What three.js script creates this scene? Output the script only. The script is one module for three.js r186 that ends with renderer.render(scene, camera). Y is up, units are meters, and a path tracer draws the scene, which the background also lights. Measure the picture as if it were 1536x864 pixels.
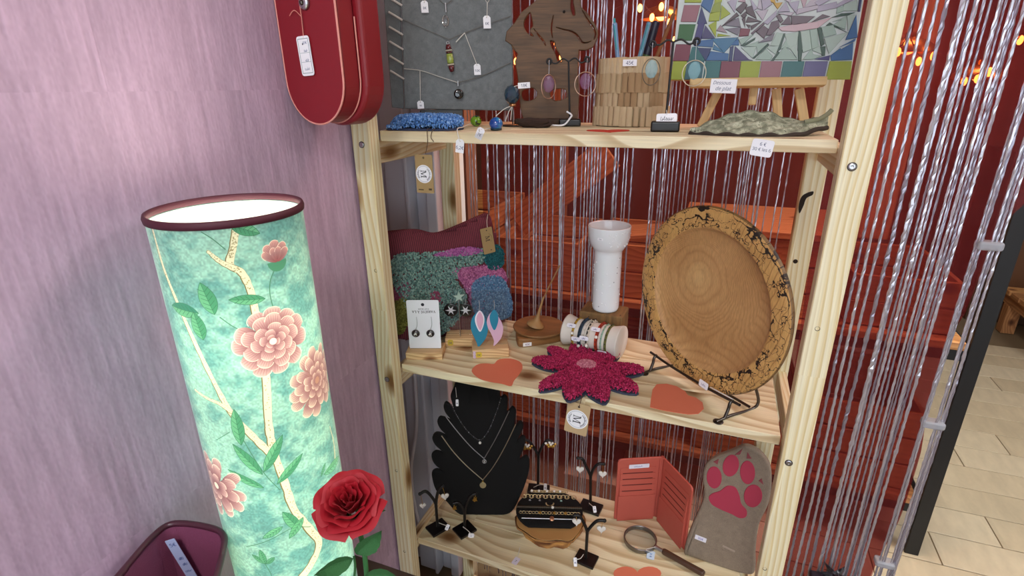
import * as THREE from 'three';
import { RoundedBoxGeometry } from 'three/addons/geometries/RoundedBoxGeometry.js';
import { mergeGeometries } from 'three/addons/utils/BufferGeometryUtils.js';
import { RectAreaLightUniformsLib } from 'three/addons/lights/RectAreaLightUniformsLib.js';

// ---------- camera ----------
const scene = new THREE.Scene();
const FOCAL = 805.47, CX = 768, CY = 432;
const camera = new THREE.PerspectiveCamera(2 * Math.atan(CY / FOCAL) * 180 / Math.PI, 1536 / 864, 0.02, 30);
const EYE = new THREE.Vector3(0.6046, 1.5, 0.7962);
const camRight = new THREE.Vector3(0.93352, -0.01081, -0.35885), camDown = new THREE.Vector3(0.11649, -0.93597, 0.33109), camAhead = new THREE.Vector3(-0.33976, -0.35074, -0.87260);
camera.position.copy(EYE);
camera.quaternion.setFromRotationMatrix(new THREE.Matrix4().makeBasis(camRight, camDown.clone().negate(), camAhead.clone().negate()));
scene.add(camera);

// ---------- renderer, exposure, sky ----------
const renderer = new THREE.WebGLRenderer({ antialias: true });
renderer.toneMapping = THREE.LinearToneMapping;
renderer.toneMappingExposure = 1.22;
renderer.shadowMap.enabled = true;
RectAreaLightUniformsLib.init();
scene.background = new THREE.Color(0.80, 0.90, 1.0).multiplyScalar(2.8); // overcast daylight, entering as fill through the added, unseen front window

// ---------- ceiling light panels (x, z, width, depth, intensity, colour) ----------
const CEILING = 2.7;
const PANELS = [
  [0.75, 1.9, 0.6, 0.6, 24, [1, 0.98, 0.95], 'square ceiling light panel in front of the pine shelves'],
  [2.4, -0.42, 0.6, 0.6, 24, [1, 0.98, 0.96], 'square ceiling light panel to the right of the pine shelves'],
  [1.1, -0.85, 0.6, 0.6, 26, [1, 0.95, 0.86], 'square ceiling light panel behind the red curtain'],
];
const panelLights = PANELS.map(([x, z, w, d, k, c]) => {
  const l = new THREE.RectAreaLight(new THREE.Color(...c), k, w - 0.05, d - 0.05);
  l.position.set(x, CEILING - 0.035, z); l.lookAt(x, 0, z); scene.add(l); return l;
});

// ---------- helpers ----------
let seed = 7; const rnd = () => { seed = (seed * 1664525 + 1013904223) >>> 0; return seed / 4294967296; };
const rr = (a, b) => a + (b - a) * rnd();
const V = (x, y, z) => new THREE.Vector3(x, y, z), PI = Math.PI;
function hash2(x, y, s = 0) { let h = (x * 374761393 + y * 668265263 + s * 974711) | 0; h = Math.imul(h ^ (h >>> 13), 1274126177); return ((h ^ (h >>> 16)) >>> 0) / 4294967296; }
function noise(x, y, s = 0) { const i = Math.floor(x), j = Math.floor(y), u = x - i, v = y - j, f = u * u * (3 - 2 * u), g = v * v * (3 - 2 * v); const a = hash2(i, j, s), b = hash2(i + 1, j, s), c = hash2(i, j + 1, s), d = hash2(i + 1, j + 1, s); return a + (b - a) * f + (c - a) * g + (a - b - c + d) * f * g; }
function fbm(x, y, s = 0, o = 4) { let t = 0, a = 0.5; for (let k = 0; k < o; k++) { t += a * noise(x, y, s + k); x *= 2.03; y *= 2.03; a *= 0.5; } return t; }
// a photo pixel as a direction; it meets the plane of what the thing touches
const dirOf = (px, py) => camRight.clone().multiplyScalar(px - CX).addScaledVector(camDown, py - CY).addScaledVector(camAhead, FOCAL);
function on(axis, value, px, py) { const d = dirOf(px, py), t = (value - EYE[axis]) / d[axis]; return EYE.clone().addScaledVector(d, t); }
const Y_TOP = 1.431, Y_MID = 0.9715, Y_LOW = 0.5115;
const onTop = (px, py) => on('y', Y_TOP, px, py), onMid = (px, py) => on('y', Y_MID, px, py), onLow = (px, py) => on('y', Y_LOW, px, py);
const yawTo = b => Math.atan2(EYE.x - b.x, EYE.z - b.z);
// a flat working plane standing at base, turned by yaw, leaning back by lean; loc() finds where a pixel falls on it (local metres)
function plane(base, yaw = yawTo(base), lean = 0) {
  const q = new THREE.Quaternion().setFromEuler(new THREE.Euler(-lean, yaw, 0, 'YXZ')), qi = q.clone().invert();
  const o = EYE.clone().sub(base).applyQuaternion(qi);
  return { base, q, loc(px, py, z = 0) { const d = dirOf(px, py).applyQuaternion(qi), t = (z - o.z) / d.z; return [o.x + d.x * t, o.y + d.y * t]; },
    pts(list, z = 0) { return list.map(p => this.loc(p[0], p[1], z)); }, put(g) { g.position.copy(base); g.quaternion.copy(q); return g; } };
}
const names = {};
function numbered(n) { const k = names[n] = (names[n] ?? -1) + 1; return k ? n + '_' + String(k).padStart(3, '0') : n; }
function tagData(o, label, category, group, kind) { if (label) o.userData.label = label; if (category) o.userData.category = category; if (group) o.userData.group = group; if (kind) o.userData.kind = kind; return o; }
function T(name, label, category, group) { const g = new THREE.Group(); g.name = numbered(name); scene.add(g); return tagData(g, label, category, group); }
function S(name, geo, mat, parent) { const m = M(name, geo, mat, parent ?? scene); if (!parent) { m.name = numbered(name); m.userData.kind = 'structure'; } return m; }
function M(name, geo, mat, parent, x = 0, y = 0, z = 0, rx = 0, ry = 0, rz = 0) {
  const m = new THREE.Mesh(geo, mat); m.name = name; m.position.set(x, y, z); m.rotation.set(rx, ry, rz); m.castShadow = m.receiveShadow = true; parent.add(m); return m;
}
const C3 = h => new THREE.Color(h);
const std = (color, roughness = 0.8, extra = {}) => new THREE.MeshStandardMaterial({ color: typeof color === 'string' ? C3(color) : color, roughness, ...extra });
const phys = (color, roughness = 0.8, extra = {}) => new THREE.MeshPhysicalMaterial({ color: typeof color === 'string' ? C3(color) : color, roughness, ...extra });
function tex(w, h, fn, srgb = true) { const a = new Uint8Array(w * h * 4); for (let j = 0; j < h; j++) for (let i = 0; i < w; i++) { const c = fn(i / w, j / h, i, j), k = (j * w + i) * 4; a[k] = Math.max(0, Math.min(255, c[0])); a[k + 1] = Math.max(0, Math.min(255, c[1])); a[k + 2] = Math.max(0, Math.min(255, c[2])); a[k + 3] = 255; } const t = new THREE.DataTexture(a, w, h); t.magFilter = t.minFilter = THREE.LinearFilter; t.wrapS = t.wrapT = THREE.RepeatWrapping; if (srgb) t.colorSpace = THREE.SRGBColorSpace; t.needsUpdate = true; return t; }
function canvasTex(w, h, draw) { const c = document.createElement('canvas'); c.width = w; c.height = h; const g = c.getContext('2d'); draw(g, w, h); const t = new THREE.CanvasTexture(c); t.colorSpace = THREE.SRGBColorSpace; return t; }
const rbox = (w, h, d, r = 0.002, s = 2) => new RoundedBoxGeometry(w, h, d, s, Math.min(r, w / 2.01, h / 2.01, d / 2.01));
const tube = (pts, r, seg = 24, rad = 6, closed = false) => new THREE.TubeGeometry(new THREE.CatmullRomCurve3(pts.map(p => p.isVector3 ? p : V(p[0], p[1], p[2] ?? 0)), closed, 'centripetal'), seg, r, rad, closed);
const lathe = (pts, seg = 40) => new THREE.LatheGeometry(pts.map(p => new THREE.Vector2(Math.max(p[0], 1e-5), p[1])), seg);
const lerp = (a, b, t) => a + (b - a) * t, mixc = (a, b, t) => a.map((v, i) => lerp(v, b[i], t));
function shapeOf(pts, smooth = false) { const s = new THREE.Shape(); if (smooth) { const v = pts.map(p => new THREE.Vector2(p[0], p[1])); const c = new THREE.CatmullRomCurve3(v.map(p => V(p.x, p.y, 0)), true, 'centripetal').getPoints(pts.length * 6); c.forEach((p, i) => i ? s.lineTo(p.x, p.y) : s.moveTo(p.x, p.y)); } else pts.forEach((p, i) => i ? s.lineTo(p[0], p[1]) : s.moveTo(p[0], p[1])); s.closePath(); return s; }
function slab(shape, t, bevel = 0.0008, seg = 1) { const b = Math.min(bevel, t * 0.45); return new THREE.ExtrudeGeometry(shape, { depth: t - 2 * b, bevelEnabled: b > 0, bevelSize: b, bevelThickness: b, bevelOffset: -b, bevelSegments: seg, curveSegments: 10 }).translate(0, 0, b); }
// uv in metres from positions: grain runs along axis g, the other axis is across
function grainUV(geo, g = 1, ou = rnd(), ov = rnd()) {
  const p = geo.attributes.position, n = geo.attributes.normal, uv = new Float32Array(p.count * 2);
  for (let i = 0; i < p.count; i++) {
    const c = [p.getX(i), p.getY(i), p.getZ(i)], m = [Math.abs(n.getX(i)), Math.abs(n.getY(i)), Math.abs(n.getZ(i))];
    const [a, b] = [0, 1, 2].filter(k => k !== g); let u;
    if (m[g] > 0.8) { uv[i * 2] = c[a] + ou; uv[i * 2 + 1] = c[b] * 0.35 + ov; continue; }
    u = m[a] > m[b] ? c[b] + 0.11 : c[a];
    uv[i * 2] = u + ou; uv[i * 2 + 1] = c[g] + ov;
  }
  geo.setAttribute('uv', new THREE.BufferAttribute(uv, 2)); return geo;
}
function fitUV(geo, x0, y0, x1, y1) { const p = geo.attributes.position, uv = new Float32Array(p.count * 2); for (let i = 0; i < p.count; i++) { uv[2 * i] = (p.getX(i) - x0) / (x1 - x0); uv[2 * i + 1] = (p.getY(i) - y0) / (y1 - y0); } geo.setAttribute('uv', new THREE.BufferAttribute(uv, 2)); return geo; }

// ---------- shared materials ----------
function pineTex(light, dark, s, rings = 26, contrast = 1) {
  const knots = [[0.23, 0.2], [0.7, 0.63], [0.4, 0.86]];
  return tex(384, 1024, (u, v) => {
    let x = u * rings * 0.5, y = v; // seamless enough: the warp repeats with v
    let w = 1.5 * noise(u * 3, v * 3, s) + 0.8 * noise(u * 7, v * 6, s + 3);
    let k = 0, dk = 0;
    for (const [a, b] of knots) { const dx = (u - a) * 6, dy = (v - b) * 22, r = Math.hypot(dx, dy * 0.6); w += 1.7 * Math.exp(-r * r * 0.5); if (r < 0.5) { k = Math.max(k, 1 - r / 0.5); } dk = Math.max(dk, Math.exp(-r * r)); }
    const r = (x + w) % 1, ring = Math.pow(r, 2.2) * (1 - Math.pow(r, 14));
    const fine = noise(u * 300, v * 20, s + 9) - 0.5;
    let c = mixc(light, dark, Math.min(1, ring * 0.75 * contrast + 0.12 * fbm(u * 8, v * 5, s + 5)));
    c = mixc(c, [dark[0] * 0.62, dark[1] * 0.5, dark[2] * 0.38], Math.min(1, k * 1.3));
    return c.map(t => t * (1 + fine * 0.07));
  });
}
const SC = (t, u, v) => { const k = t.clone(); k.repeat.set(1 / u, 1 / v); k.needsUpdate = true; return k; };
const pineA = SC(pineTex([247, 239, 206], [218, 192, 130], 11, 40, 1.5), 0.2, 1.1), pineB = SC(pineTex([240, 228, 192], [190, 162, 118], 31, 20, 1.5), 0.3, 0.9);
const mPost = phys('#ffffff', 0.55, { map: pineA, clearcoat: 0.15, clearcoatRoughness: 0.5 });
const mShelf = phys('#ffffff', 0.6, { map: pineB, clearcoat: 0.1, clearcoatRoughness: 0.5 });
const mPineBlock = std('#ffffff', 0.65, { map: SC(pineTex([232, 200, 150], [170, 122, 74], 51, 60, 1.3), 0.2, 0.5) });
const mBlack = std('#0b0a0b', 0.45), mBlackPlastic = phys('#090809', 0.4, { clearcoat: 0.12 });
const mVelvet = phys('#040405', 0.95, { sheen: 0.15, sheenColor: C3('#202024'), sheenRoughness: 0.6 });
const mSteel = std('#b9b9bb', 0.28, { metalness: 1 }), mGold = std('#d8b25a', 0.28, { metalness: 1 }), mDarkSteel = std('#5b5652', 0.35, { metalness: 1 });
const mWhite = std('#eeeef2', 0.6), mString = std('#dcd8cf', 0.9), mKraftPlain = std('#b89464', 0.85);
const mGlassClear = phys('#ffffff', 0.04, { transmission: 1, thickness: 0.004, ior: 1.5 });
const mAcrylic = phys('#f6fafc', 0.05, { transmission: 1, thickness: 0, ior: 1.49 });
const mPearl = phys('#eee9e2', 0.25, { clearcoat: 1, clearcoatRoughness: 0.1, iridescence: 0.3 });

// ---------- paper tags and labels ----------
function scrawl(g, x, y, w, h, s) { g.beginPath(); const n = Math.max(4, Math.round(w / h * 2.2)); for (let i = 0; i <= n * 6; i++) { const t = i / (n * 6), a = t * n * 2 * PI; const px = x + t * w + Math.cos(a) * h * 0.16, py = y - (0.5 + 0.5 * Math.sin(a + hash2(i >> 2, s) * 1.5)) * h * (0.45 + 0.55 * hash2(Math.floor(t * n), s)); i ? g.lineTo(px, py) : g.moveTo(px, py); } g.stroke(); }
function writing(g, w, h, lines, ink) { g.fillStyle = ink; g.strokeStyle = ink; g.textAlign = 'center'; g.textBaseline = 'middle'; for (const [text, x, y, size, font = 'sans-serif', style = ''] of lines) { if (text[0] === '~') { g.lineWidth = size * h * 0.09; const sw = Math.min(0.84 * w, text.length * size * h * 0.5); scrawl(g, x * w - sw / 2, (y + size / 2) * h, sw, size * h, Math.round(x * 100 + y * 977)); } else { g.font = style + ' ' + Math.round(size * h) + 'px ' + font; g.fillText(text, x * w, y * h); } } }
// a card with printed front; shape 'rect' | 'tag' (cut corners and hole)
function card(name, parent, w, h, { lines = [], ink = '#2a2f55', paper = '#f2f2f6', shape = 'rect', r = 0.08, t = 0.0007, res = 128, draw } = {}) {
  const map = canvasTex(Math.round(w >= h ? res : res * w / h), Math.round(w >= h ? res * h / w : res), (g, W, H) => { g.fillStyle = paper; g.fillRect(0, 0, W, H); if (draw) draw(g, W, H); writing(g, W, H, lines, ink); });
  const s = new THREE.Shape(), c = Math.min(w, h) * (shape === 'tag' ? 0.24 : r), x = w / 2, y = h / 2;
  if (shape === 'tag') { s.moveTo(-x, -y); s.lineTo(x, -y); s.lineTo(x, y - c); s.lineTo(x - c, y); s.lineTo(-x + c, y); s.lineTo(-x, y - c); const k = new THREE.Path(); k.absarc(0, y - c * 0.9, Math.min(w, h) * 0.07, 0, 2 * PI, true); s.holes.push(k); }
  else { s.moveTo(-x + c, -y); s.lineTo(x - c, -y); s.quadraticCurveTo(x, -y, x, -y + c); s.lineTo(x, y - c); s.quadraticCurveTo(x, y, x - c, y); s.lineTo(-x + c, y); s.quadraticCurveTo(-x, y, -x, y - c); s.lineTo(-x, -y + c); s.quadraticCurveTo(-x, -y, -x + c, -y); }
  const geo = fitUV(new THREE.ExtrudeGeometry(s, { depth: t, bevelEnabled: false, curveSegments: 5 }), -x, -y, x, y);
  return M(name, geo, std('#ffffff', 0.7, { map }), parent);
}
function drawM(g, W, H, cx, cy, r, turn = PI / 2) { // round white maker's sticker with a big M and lettering around it
  g.save(); g.translate(cx, cy); g.fillStyle = '#f4f4f8'; g.beginPath(); g.arc(0, 0, r, 0, 2 * PI); g.fill(); g.rotate(turn); g.fillStyle = '#26262c'; g.strokeStyle = '#26262c'; g.textAlign = 'center'; g.textBaseline = 'middle'; g.font = Math.round(r * 1.0) + 'px serif'; g.fillText('M', 0, r * 0.04);
  g.lineWidth = r * 0.05; g.beginPath(); g.arc(0, 0, r * 0.86, 0, 2 * PI); g.strokeStyle = '#b9bcc6'; g.stroke(); g.strokeStyle = '#4a4a52';
  for (const [a0, a1] of [[-2.5, -0.6], [0.9, 2.2]]) for (let a = a0; a < a1; a += 0.17) { g.save(); g.rotate(a); g.lineWidth = r * 0.045; g.beginPath(); g.moveTo(r * 0.66, 0); g.lineTo(r * (0.72 + 0.08 * hash2(Math.round(a * 50), 3)), r * 0.05); g.lineTo(r * 0.68, r * 0.07); g.stroke(); g.restore(); }
  g.restore();
}
// fuzzy pile: many small tufts, one part
const tuftGeo = new THREE.IcosahedronGeometry(1, 0);
function pile(name, parent, n, sample, mat) { const im = new THREE.InstancedMesh(tuftGeo, mat, n), m = new THREE.Matrix4(), q = new THREE.Quaternion(); for (let i = 0; i < n; i++) { const s = sample(i); q.setFromEuler(new THREE.Euler(rr(-0.6, 0.6), rr(0, 6), rr(-0.6, 0.6))); m.compose(s.p, q, s.s); im.setMatrixAt(i, m); im.setColorAt(i, s.c); } im.name = name; im.userData.kind = 'stuff'; im.castShadow = im.receiveShadow = true; parent.add(im); return im; }
function inside(pt, poly) { let r = false; for (let i = 0, j = poly.length - 1; i < poly.length; j = i++) { const a = poly[i], b = poly[j]; if ((a[1] > pt[1]) !== (b[1] > pt[1]) && pt[0] < (b[0] - a[0]) * (pt[1] - a[1]) / (b[1] - a[1]) + a[0]) r = !r; } return r; }
function smoothPoly(pts, k = 5) { return new THREE.CatmullRomCurve3(pts.map(p => V(p[0], p[1], 0)), true, 'centripetal').getPoints(pts.length * k).map(p => [p.x, p.y]); }
function bounds(poly) { const xs = poly.map(p => p[0]), ys = poly.map(p => p[1]); return [Math.min(...xs), Math.min(...ys), Math.max(...xs), Math.max(...ys)]; }

// ================= THE ROOM =================
const WX = -0.004; // face of the mauve wall
const wallMap = tex(512, 512, (u, v) => { const f = fbm(u * 90, v * 9, 3, 3) - 0.44, g = fbm(u * 7, v * 4, 8, 3) - 0.44, h = noise(u * 256, v * 120, 5) - 0.5; const k = 1 + f * 0.2 + g * 0.1 + h * 0.05; return [188 * k, 160 * k, 184 * k]; });
const wallBump = tex(512, 512, (u, v) => { const f = fbm(u * 90, v * 9, 3, 3) + 0.25 * noise(u * 256, v * 120, 5); return [f * 210, f * 210, f * 210]; }, false);
const mWall = std('#ffffff', 0.75, { map: SC(wallMap, 0.5, 0.5), bumpMap: SC(wallBump, 0.5, 0.5), bumpScale: 0.0009 });
const mPlaster = std('#dcd8d2', 0.9), mCeil = std('#e4e2dd', 0.95);
const boxAt = (x0, y0, z0, x1, y1, z1) => new THREE.BoxGeometry(x1 - x0, y1 - y0, z1 - z0).translate((x0 + x1) / 2, (y0 + y1) / 2, (z0 + z1) / 2);
S('wall_left', grainUV(boxAt(-0.16, 0, -0.035, WX, CEILING, 3.2), 1, 0, 0), mWall);
const mDarkPaint = std('#7a4a38', 0.85);
S('wall_left', boxAt(-1.5, 0, -4.1, -1.4, CEILING, -0.455), mDarkPaint);
S('wall_recess', boxAt(-1.5, 0, -0.52, -0.004, CEILING, -0.455), mDarkPaint);
S('wall_recess', boxAt(-0.95, 0, -0.455, -0.85, CEILING, -0.035), mPlaster);
S('wall_recess', boxAt(-0.85, 0, -0.13, -0.16, CEILING, -0.035), mPlaster);
S('wall_right', boxAt(4.2, 0, -4, 4.3, CEILING, 3.2), mPlaster);
S('wall_back', boxAt(-1.5, 0, -4.1, 4.3, CEILING, -4), mDarkPaint);
for (const [x0, y0, x1, y1] of [[-0.16, 0, 0.25, CEILING], [3.4, 0, 4.3, CEILING], [0.25, 0, 3.4, 0.45], [0.25, 2.45, 3.4, CEILING]]) S('wall_front', boxAt(x0, y0, 3.2, x1, y1, 3.3), mPlaster);
{ const w = new THREE.Group(); w.name = 'added_window_2'; w.userData.kind = 'structure'; scene.add(w); const al = std('#3a3c40', 0.5); for (const x of [0.28, 1.3, 2.35, 3.37]) M('mullion', rbox(0.06, 2.0, 0.06, 0.004), al, w, x, 1.45, 3.25); for (const y of [0.48, 2.42]) M('frame_rail', rbox(3.15, 0.06, 0.06, 0.004), al, w, 1.825, y, 3.25); for (const x of [0.79, 1.825, 2.86]) M('pane', new THREE.BoxGeometry(0.97, 1.88, 0.004), phys('#ffffff', 0.02, { transmission: 1, thickness: 0 }), w, x, 1.45, 3.25); }  // unseen shop window, added behind the camera to let in cool fill light
S('ceiling', boxAt(-1.5, CEILING, -4.1, 4.3, CEILING + 0.1, 3.3), mCeil);
// floor: beige plank-shaped tiles, laid with recessed dark joints
const mGrout = std('#7d6c54', 0.95);
const floor = S('floor', boxAt(-1.5, -0.1, -4.1, 4.3, -0.004, 3.3), mGrout);
{
  const vars = ['#d2c5aa', '#cdbfa3', '#d7cbb1', '#c9bb9f'].map((h, i) => { const c = C3(h); const base = [c.r, c.g, c.b].map(v => 255 * Math.pow(v, 1 / 2.2)); return std('#ffffff', 0.42, { map: SC(tex(128, 64, (u, v) => { const k = 1 + (fbm(u * 6, v * 14, 40 + i, 3) - 0.45) * 0.12 + (noise(u * 60, v * 60, i) - 0.5) * 0.03; return base.map(t => t * k); }), 0.62, 0.31) }); });
  const L = 0.652, D = 0.155, geo = grainUV(rbox(L - 0.004, 0.008, D - 0.004, 0.0015, 1), 0, 0, 0);
  const off = { 0: 1.44, 1: 1.655, 2: 1.87, 3: 1.47, 4: 1.69, 5: 1.9 };
  for (let r = -3; r < 13; r++) { const z1 = -0.966 - r * D, o = off[r] ?? 1.44 + ((r * 0.217) % L); for (let k = -2; k < 3; k++) { const x = o + (k + 0.5) * L; if (x < 0.4 || x > 3.4) continue; M('tile', geo, vars[(r * 7 + k * 3 + 40) % 4], floor, x, -0.004, z1 - D / 2); } }
}
// white window frame in the recess beside the shelves
const mPVC = std('#dcdee6', 0.45), mGlassPane = phys('#dfe6ee', 0.5, { transmission: 0.2, thickness: 0 });
const win = new THREE.Group(); win.name = 'window_1'; win.userData.kind = 'structure'; scene.add(win);
for (const [a, b, zf] of [[-0.86, -0.3, -0.385], [-0.3, -0.215, -0.36], [-0.215, -0.18, -0.378], [-0.18, -0.118, -0.35], [-0.118, -0.106, -0.338], [-0.106, -0.066, -0.372], [-0.066, -0.036, -0.35], [-0.036, -0.004, -0.385]]) M(a < -0.8 ? 'pane' : 'frame_profile', rbox(b - a - 0.0006, CEILING - 0.02, 0.06 + (zf + 0.385), 0.004).translate((a + b) / 2, CEILING / 2, zf - (0.06 + zf + 0.385) / 2), mPVC, win);
// ceiling light panels: glowing face and frame; their lights are set at the top of the script
PANELS.forEach(([x, z, w, d, k, c, label]) => { const g = T('ceiling_light', label, 'ceiling light', 'ceiling light panels'); g.position.set(x, CEILING, z);
  M('frame', rbox(w, 0.028, d, 0.004), mWhite, g, 0, -0.0145, 0); M('diffuser', boxAt(-w / 2 + 0.02, -0.0315, -d / 2 + 0.02, w / 2 - 0.02, -0.029, d / 2 - 0.02), std('#ffffff', 0.6, { emissive: new THREE.Color(...c), emissiveIntensity: 1.5 }), g); });

// ================= CURTAINS BEHIND THE SHELVES =================
const ROD_Y = 2.3;
{
  const g = T('curtain_rod', 'thin metal rod carrying the red voile and the silver strings', 'rod'); M('rod', new THREE.CylinderGeometry(0.007, 0.007, 1.9, 12).rotateZ(PI / 2), mDarkSteel, g, 0.93, ROD_Y, -0.395); for (const x of [0.05, 1.86]) M('bracket', rbox(0.02, CEILING - ROD_Y, 0.02), mDarkSteel, g, x, (CEILING + ROD_Y) / 2, -0.395);
}
{
  const edge = y => { const t = [[0.05, 1.05], [0.383, 1.06], [0.6, 1.077], [0.745, 1.077], [0.877, 1.066], [1.0, 1.067], [1.1, 1.081], [1.2, 1.086], [1.28, 1.1], [1.36, 1.2], [1.45, 1.34], [1.7, 1.5], [ROD_Y, 1.62]]; for (let i = 1; i < t.length; i++) if (y <= t[i][0]) { const f = (y - t[i - 1][0]) / (t[i][0] - t[i - 1][0]); return lerp(t[i - 1][1], t[i][1], f * f * (3 - 2 * f)); } return 1.62; };
  const nx = 150, ny = 70, pos = [], uv = [], idx = [];
  for (let j = 0; j <= ny; j++) for (let i = 0; i <= nx; i++) { const y = lerp(0.05, ROD_Y, j / ny), x = lerp(0.055, edge(y), i / nx); pos.push(x, y, -0.42 + 0.007 * Math.sin(x * 34 + Math.sin(y * 2.1) * 1.5) * (0.4 + 0.6 * fbm(x * 4, y * 1.5, 9)) + 0.004 * Math.sin(x * 75 + y)); uv.push(x, y); }
  for (let j = 0; j < ny; j++) for (let i = 0; i < nx; i++) { const a = j * (nx + 1) + i, b = a + nx + 1; idx.push(a, a + 1, b, b, a + 1, b + 1); }
  const geo = new THREE.BufferGeometry(); geo.setAttribute('position', new THREE.Float32BufferAttribute(pos, 3)); geo.setAttribute('uv', new THREE.Float32BufferAttribute(uv, 2)); geo.setIndex(idx); geo.computeVertexNormals();
  const g = T('voile_curtain', 'sheer dark red voile curtain hanging behind the pine shelves', 'curtain');
  M('fabric', geo, phys(new THREE.Color(0.44, 0.07, 0.075), 0.35, { transparent: true, opacity: 0.76, transmission: 0.78, thickness: 0, side: THREE.DoubleSide, specularIntensity: 0.2 }), g);
  { const pos2 = [], idx2 = [], n2 = 60; for (let j = 0; j <= ny; j++) for (let i = 0; i <= n2; i++) { const y = lerp(0.05, ROD_Y, j / ny), x = lerp(0.8 + 0.012 * Math.sin(y * 3), edge(y) - 0.004 - 0.01 * noise(y * 3, 1, 4), i / n2); pos2.push(x, y, -0.405 + 0.006 * Math.sin(x * 28 + Math.sin(y * 1.7) * 2)); } for (let j = 0; j < ny; j++) for (let i = 0; i < n2; i++) { const a = j * (n2 + 1) + i, b = a + n2 + 1; idx2.push(a, a + 1, b, b, a + 1, b + 1); } const g2 = new THREE.BufferGeometry(); g2.setAttribute('position', new THREE.Float32BufferAttribute(pos2, 3)); g2.setIndex(idx2); g2.computeVertexNormals(); M('front_layer', g2, g.children[0].material, g); }
  M('hem', tube([[0.055, 0.05, -0.42], [0.5, 0.05, -0.418], [1.05, 0.05, -0.42]], 0.003, 12, 5), std('#6a1018', 0.8), g);
}
{
  const g = T('string_curtain', 'silver glitter string curtain hanging in front of the red voile', 'string curtain');
  const variant = s => { const n = 260, k = 5, pos = [], idx = []; for (let j = 0; j <= n; j++) { const y = lerp(0.06, ROD_Y, j / n), cx = 0.0005 * Math.sin(y * 5 + s * 2) + 0.0003 * (hash2(j, s) - 0.5), cz = 0.002 * Math.cos(y * 7 + s); for (let i = 0; i < k; i++) { const a = i / k * 2 * PI + hash2(j, s + 5) * 1.2, r = 0.0014 * (0.8 + 0.45 * hash2(j * 5 + i, s + 3)) * (hash2(j, s + 8) > 0.96 ? 1.35 : 1); pos.push(cx + Math.cos(a) * r, y, cz + Math.sin(a) * r * 0.6); } } for (let j = 0; j < n; j++) for (let i = 0; i < k; i++) { const a = j * k + i, b = j * k + (i + 1) % k; idx.push(a, a + k, b, b, a + k, b + k); } const q = new THREE.BufferGeometry(); q.setAttribute('position', new THREE.Float32BufferAttribute(pos, 3)); q.setIndex(idx); const f = q.toNonIndexed(); f.computeVertexNormals(); return f; };
  const vs = [1, 2, 3, 4].map(variant), ms = [std('#bcbac6', 0.28, { metalness: 0.6 }), std('#a6a2b0', 0.3, { metalness: 0.6 }), std('#d0ced8', 0.24, { metalness: 0.6 })];
  const L = [[703, 1.6], [708, 1.2], [713, 1], [731, 2.2], [740, 1], [746, 1.4], [759, 2.6], [763, 1.6], [771, 1], [782, 1.2], [794, 1], [801, 1.5], [804, 1.6], [810, 1], [814, 1.2], [822, 1], [830, 1.2], [842, 2], [845, 1.8], [848, 1], [863, 1.2], [866, 1.4], [874, 1], [879, 1.2], [883, 1.3], [889, 2], [893, 1.2], [897, 1.4], [901, 1.6], [910, 1.2], [924, 2.4], [928, 1.5], [937, 1.1], [942, 1.4], [950, 1.6], [981, 1.6], [985, 1.4], [994, 1.6], [998, 1.4], [1001, 1], [1006, 1.3], [1012, 1], [1018, 1], [1025, 1.1], [1031, 1], [1037, 1], [1046, 1.1], [1051, 1.1], [1060, 1.8], [1065, 1.2], [1077, 1.2], [1093, 1.5], [1099, 1.2], [1113, 1.2], [1117, 1.3], [1121, 1.4], [1125, 1.4], [1129, 1.2], [1134, 1.1], [1143, 1.6], [1149, 1.8], [1162, 1], [1177, 1.2], [1187, 1.1],
    [1324, 2.2], [1338, 2.4], [1352, 2.2], [1368, 3], [1388, 3], [1394, 2], [1404, 1.6], [1409, 2.4], [1417, 1.8], [1426, 1.6], [1438, 1.8], [1443, 1.4], [1447, 1.4], [1456, 2.2], [1461, 2], [1466, 1.8], [1474, 2.4]];
  L.forEach(([px, w], i) => { const p = on('z', -0.372 + (i % 3) * 0.004, px, 225); const m = M('string', vs[i % 4], ms[i % 3], g, p.x, 0, p.z); m.scale.set(w * (px > 1300 ? 0.82 : 0.8), 1, w * 0.7); });
  // the gathered bundle at the right end, held together by small clear clips
  for (let i = 0; i < 9; i++) { const m = M('string', vs[i % 4], ms[(i * 2) % 3], g, 1.036 + i * 0.0034 + (i > 3 ? 0.008 : 0) + rr(-0.001, 0.001), 0, -0.35 + rr(-0.008, 0.008)); m.scale.set(1.5, 1, 1.5); }
  for (const [px, py] of [[1490, 371], [1404, 641], [1330, 851]]) { const p = on('z', -0.335, px, py); M('clear_clip', rbox(0.038, 0.016, 0.024, 0.005), phys('#dfe3ea', 0.15, { transmission: 0.55, thickness: 0.003 }), g, p.x - 0.002, p.y, -0.348); }
}

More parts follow.
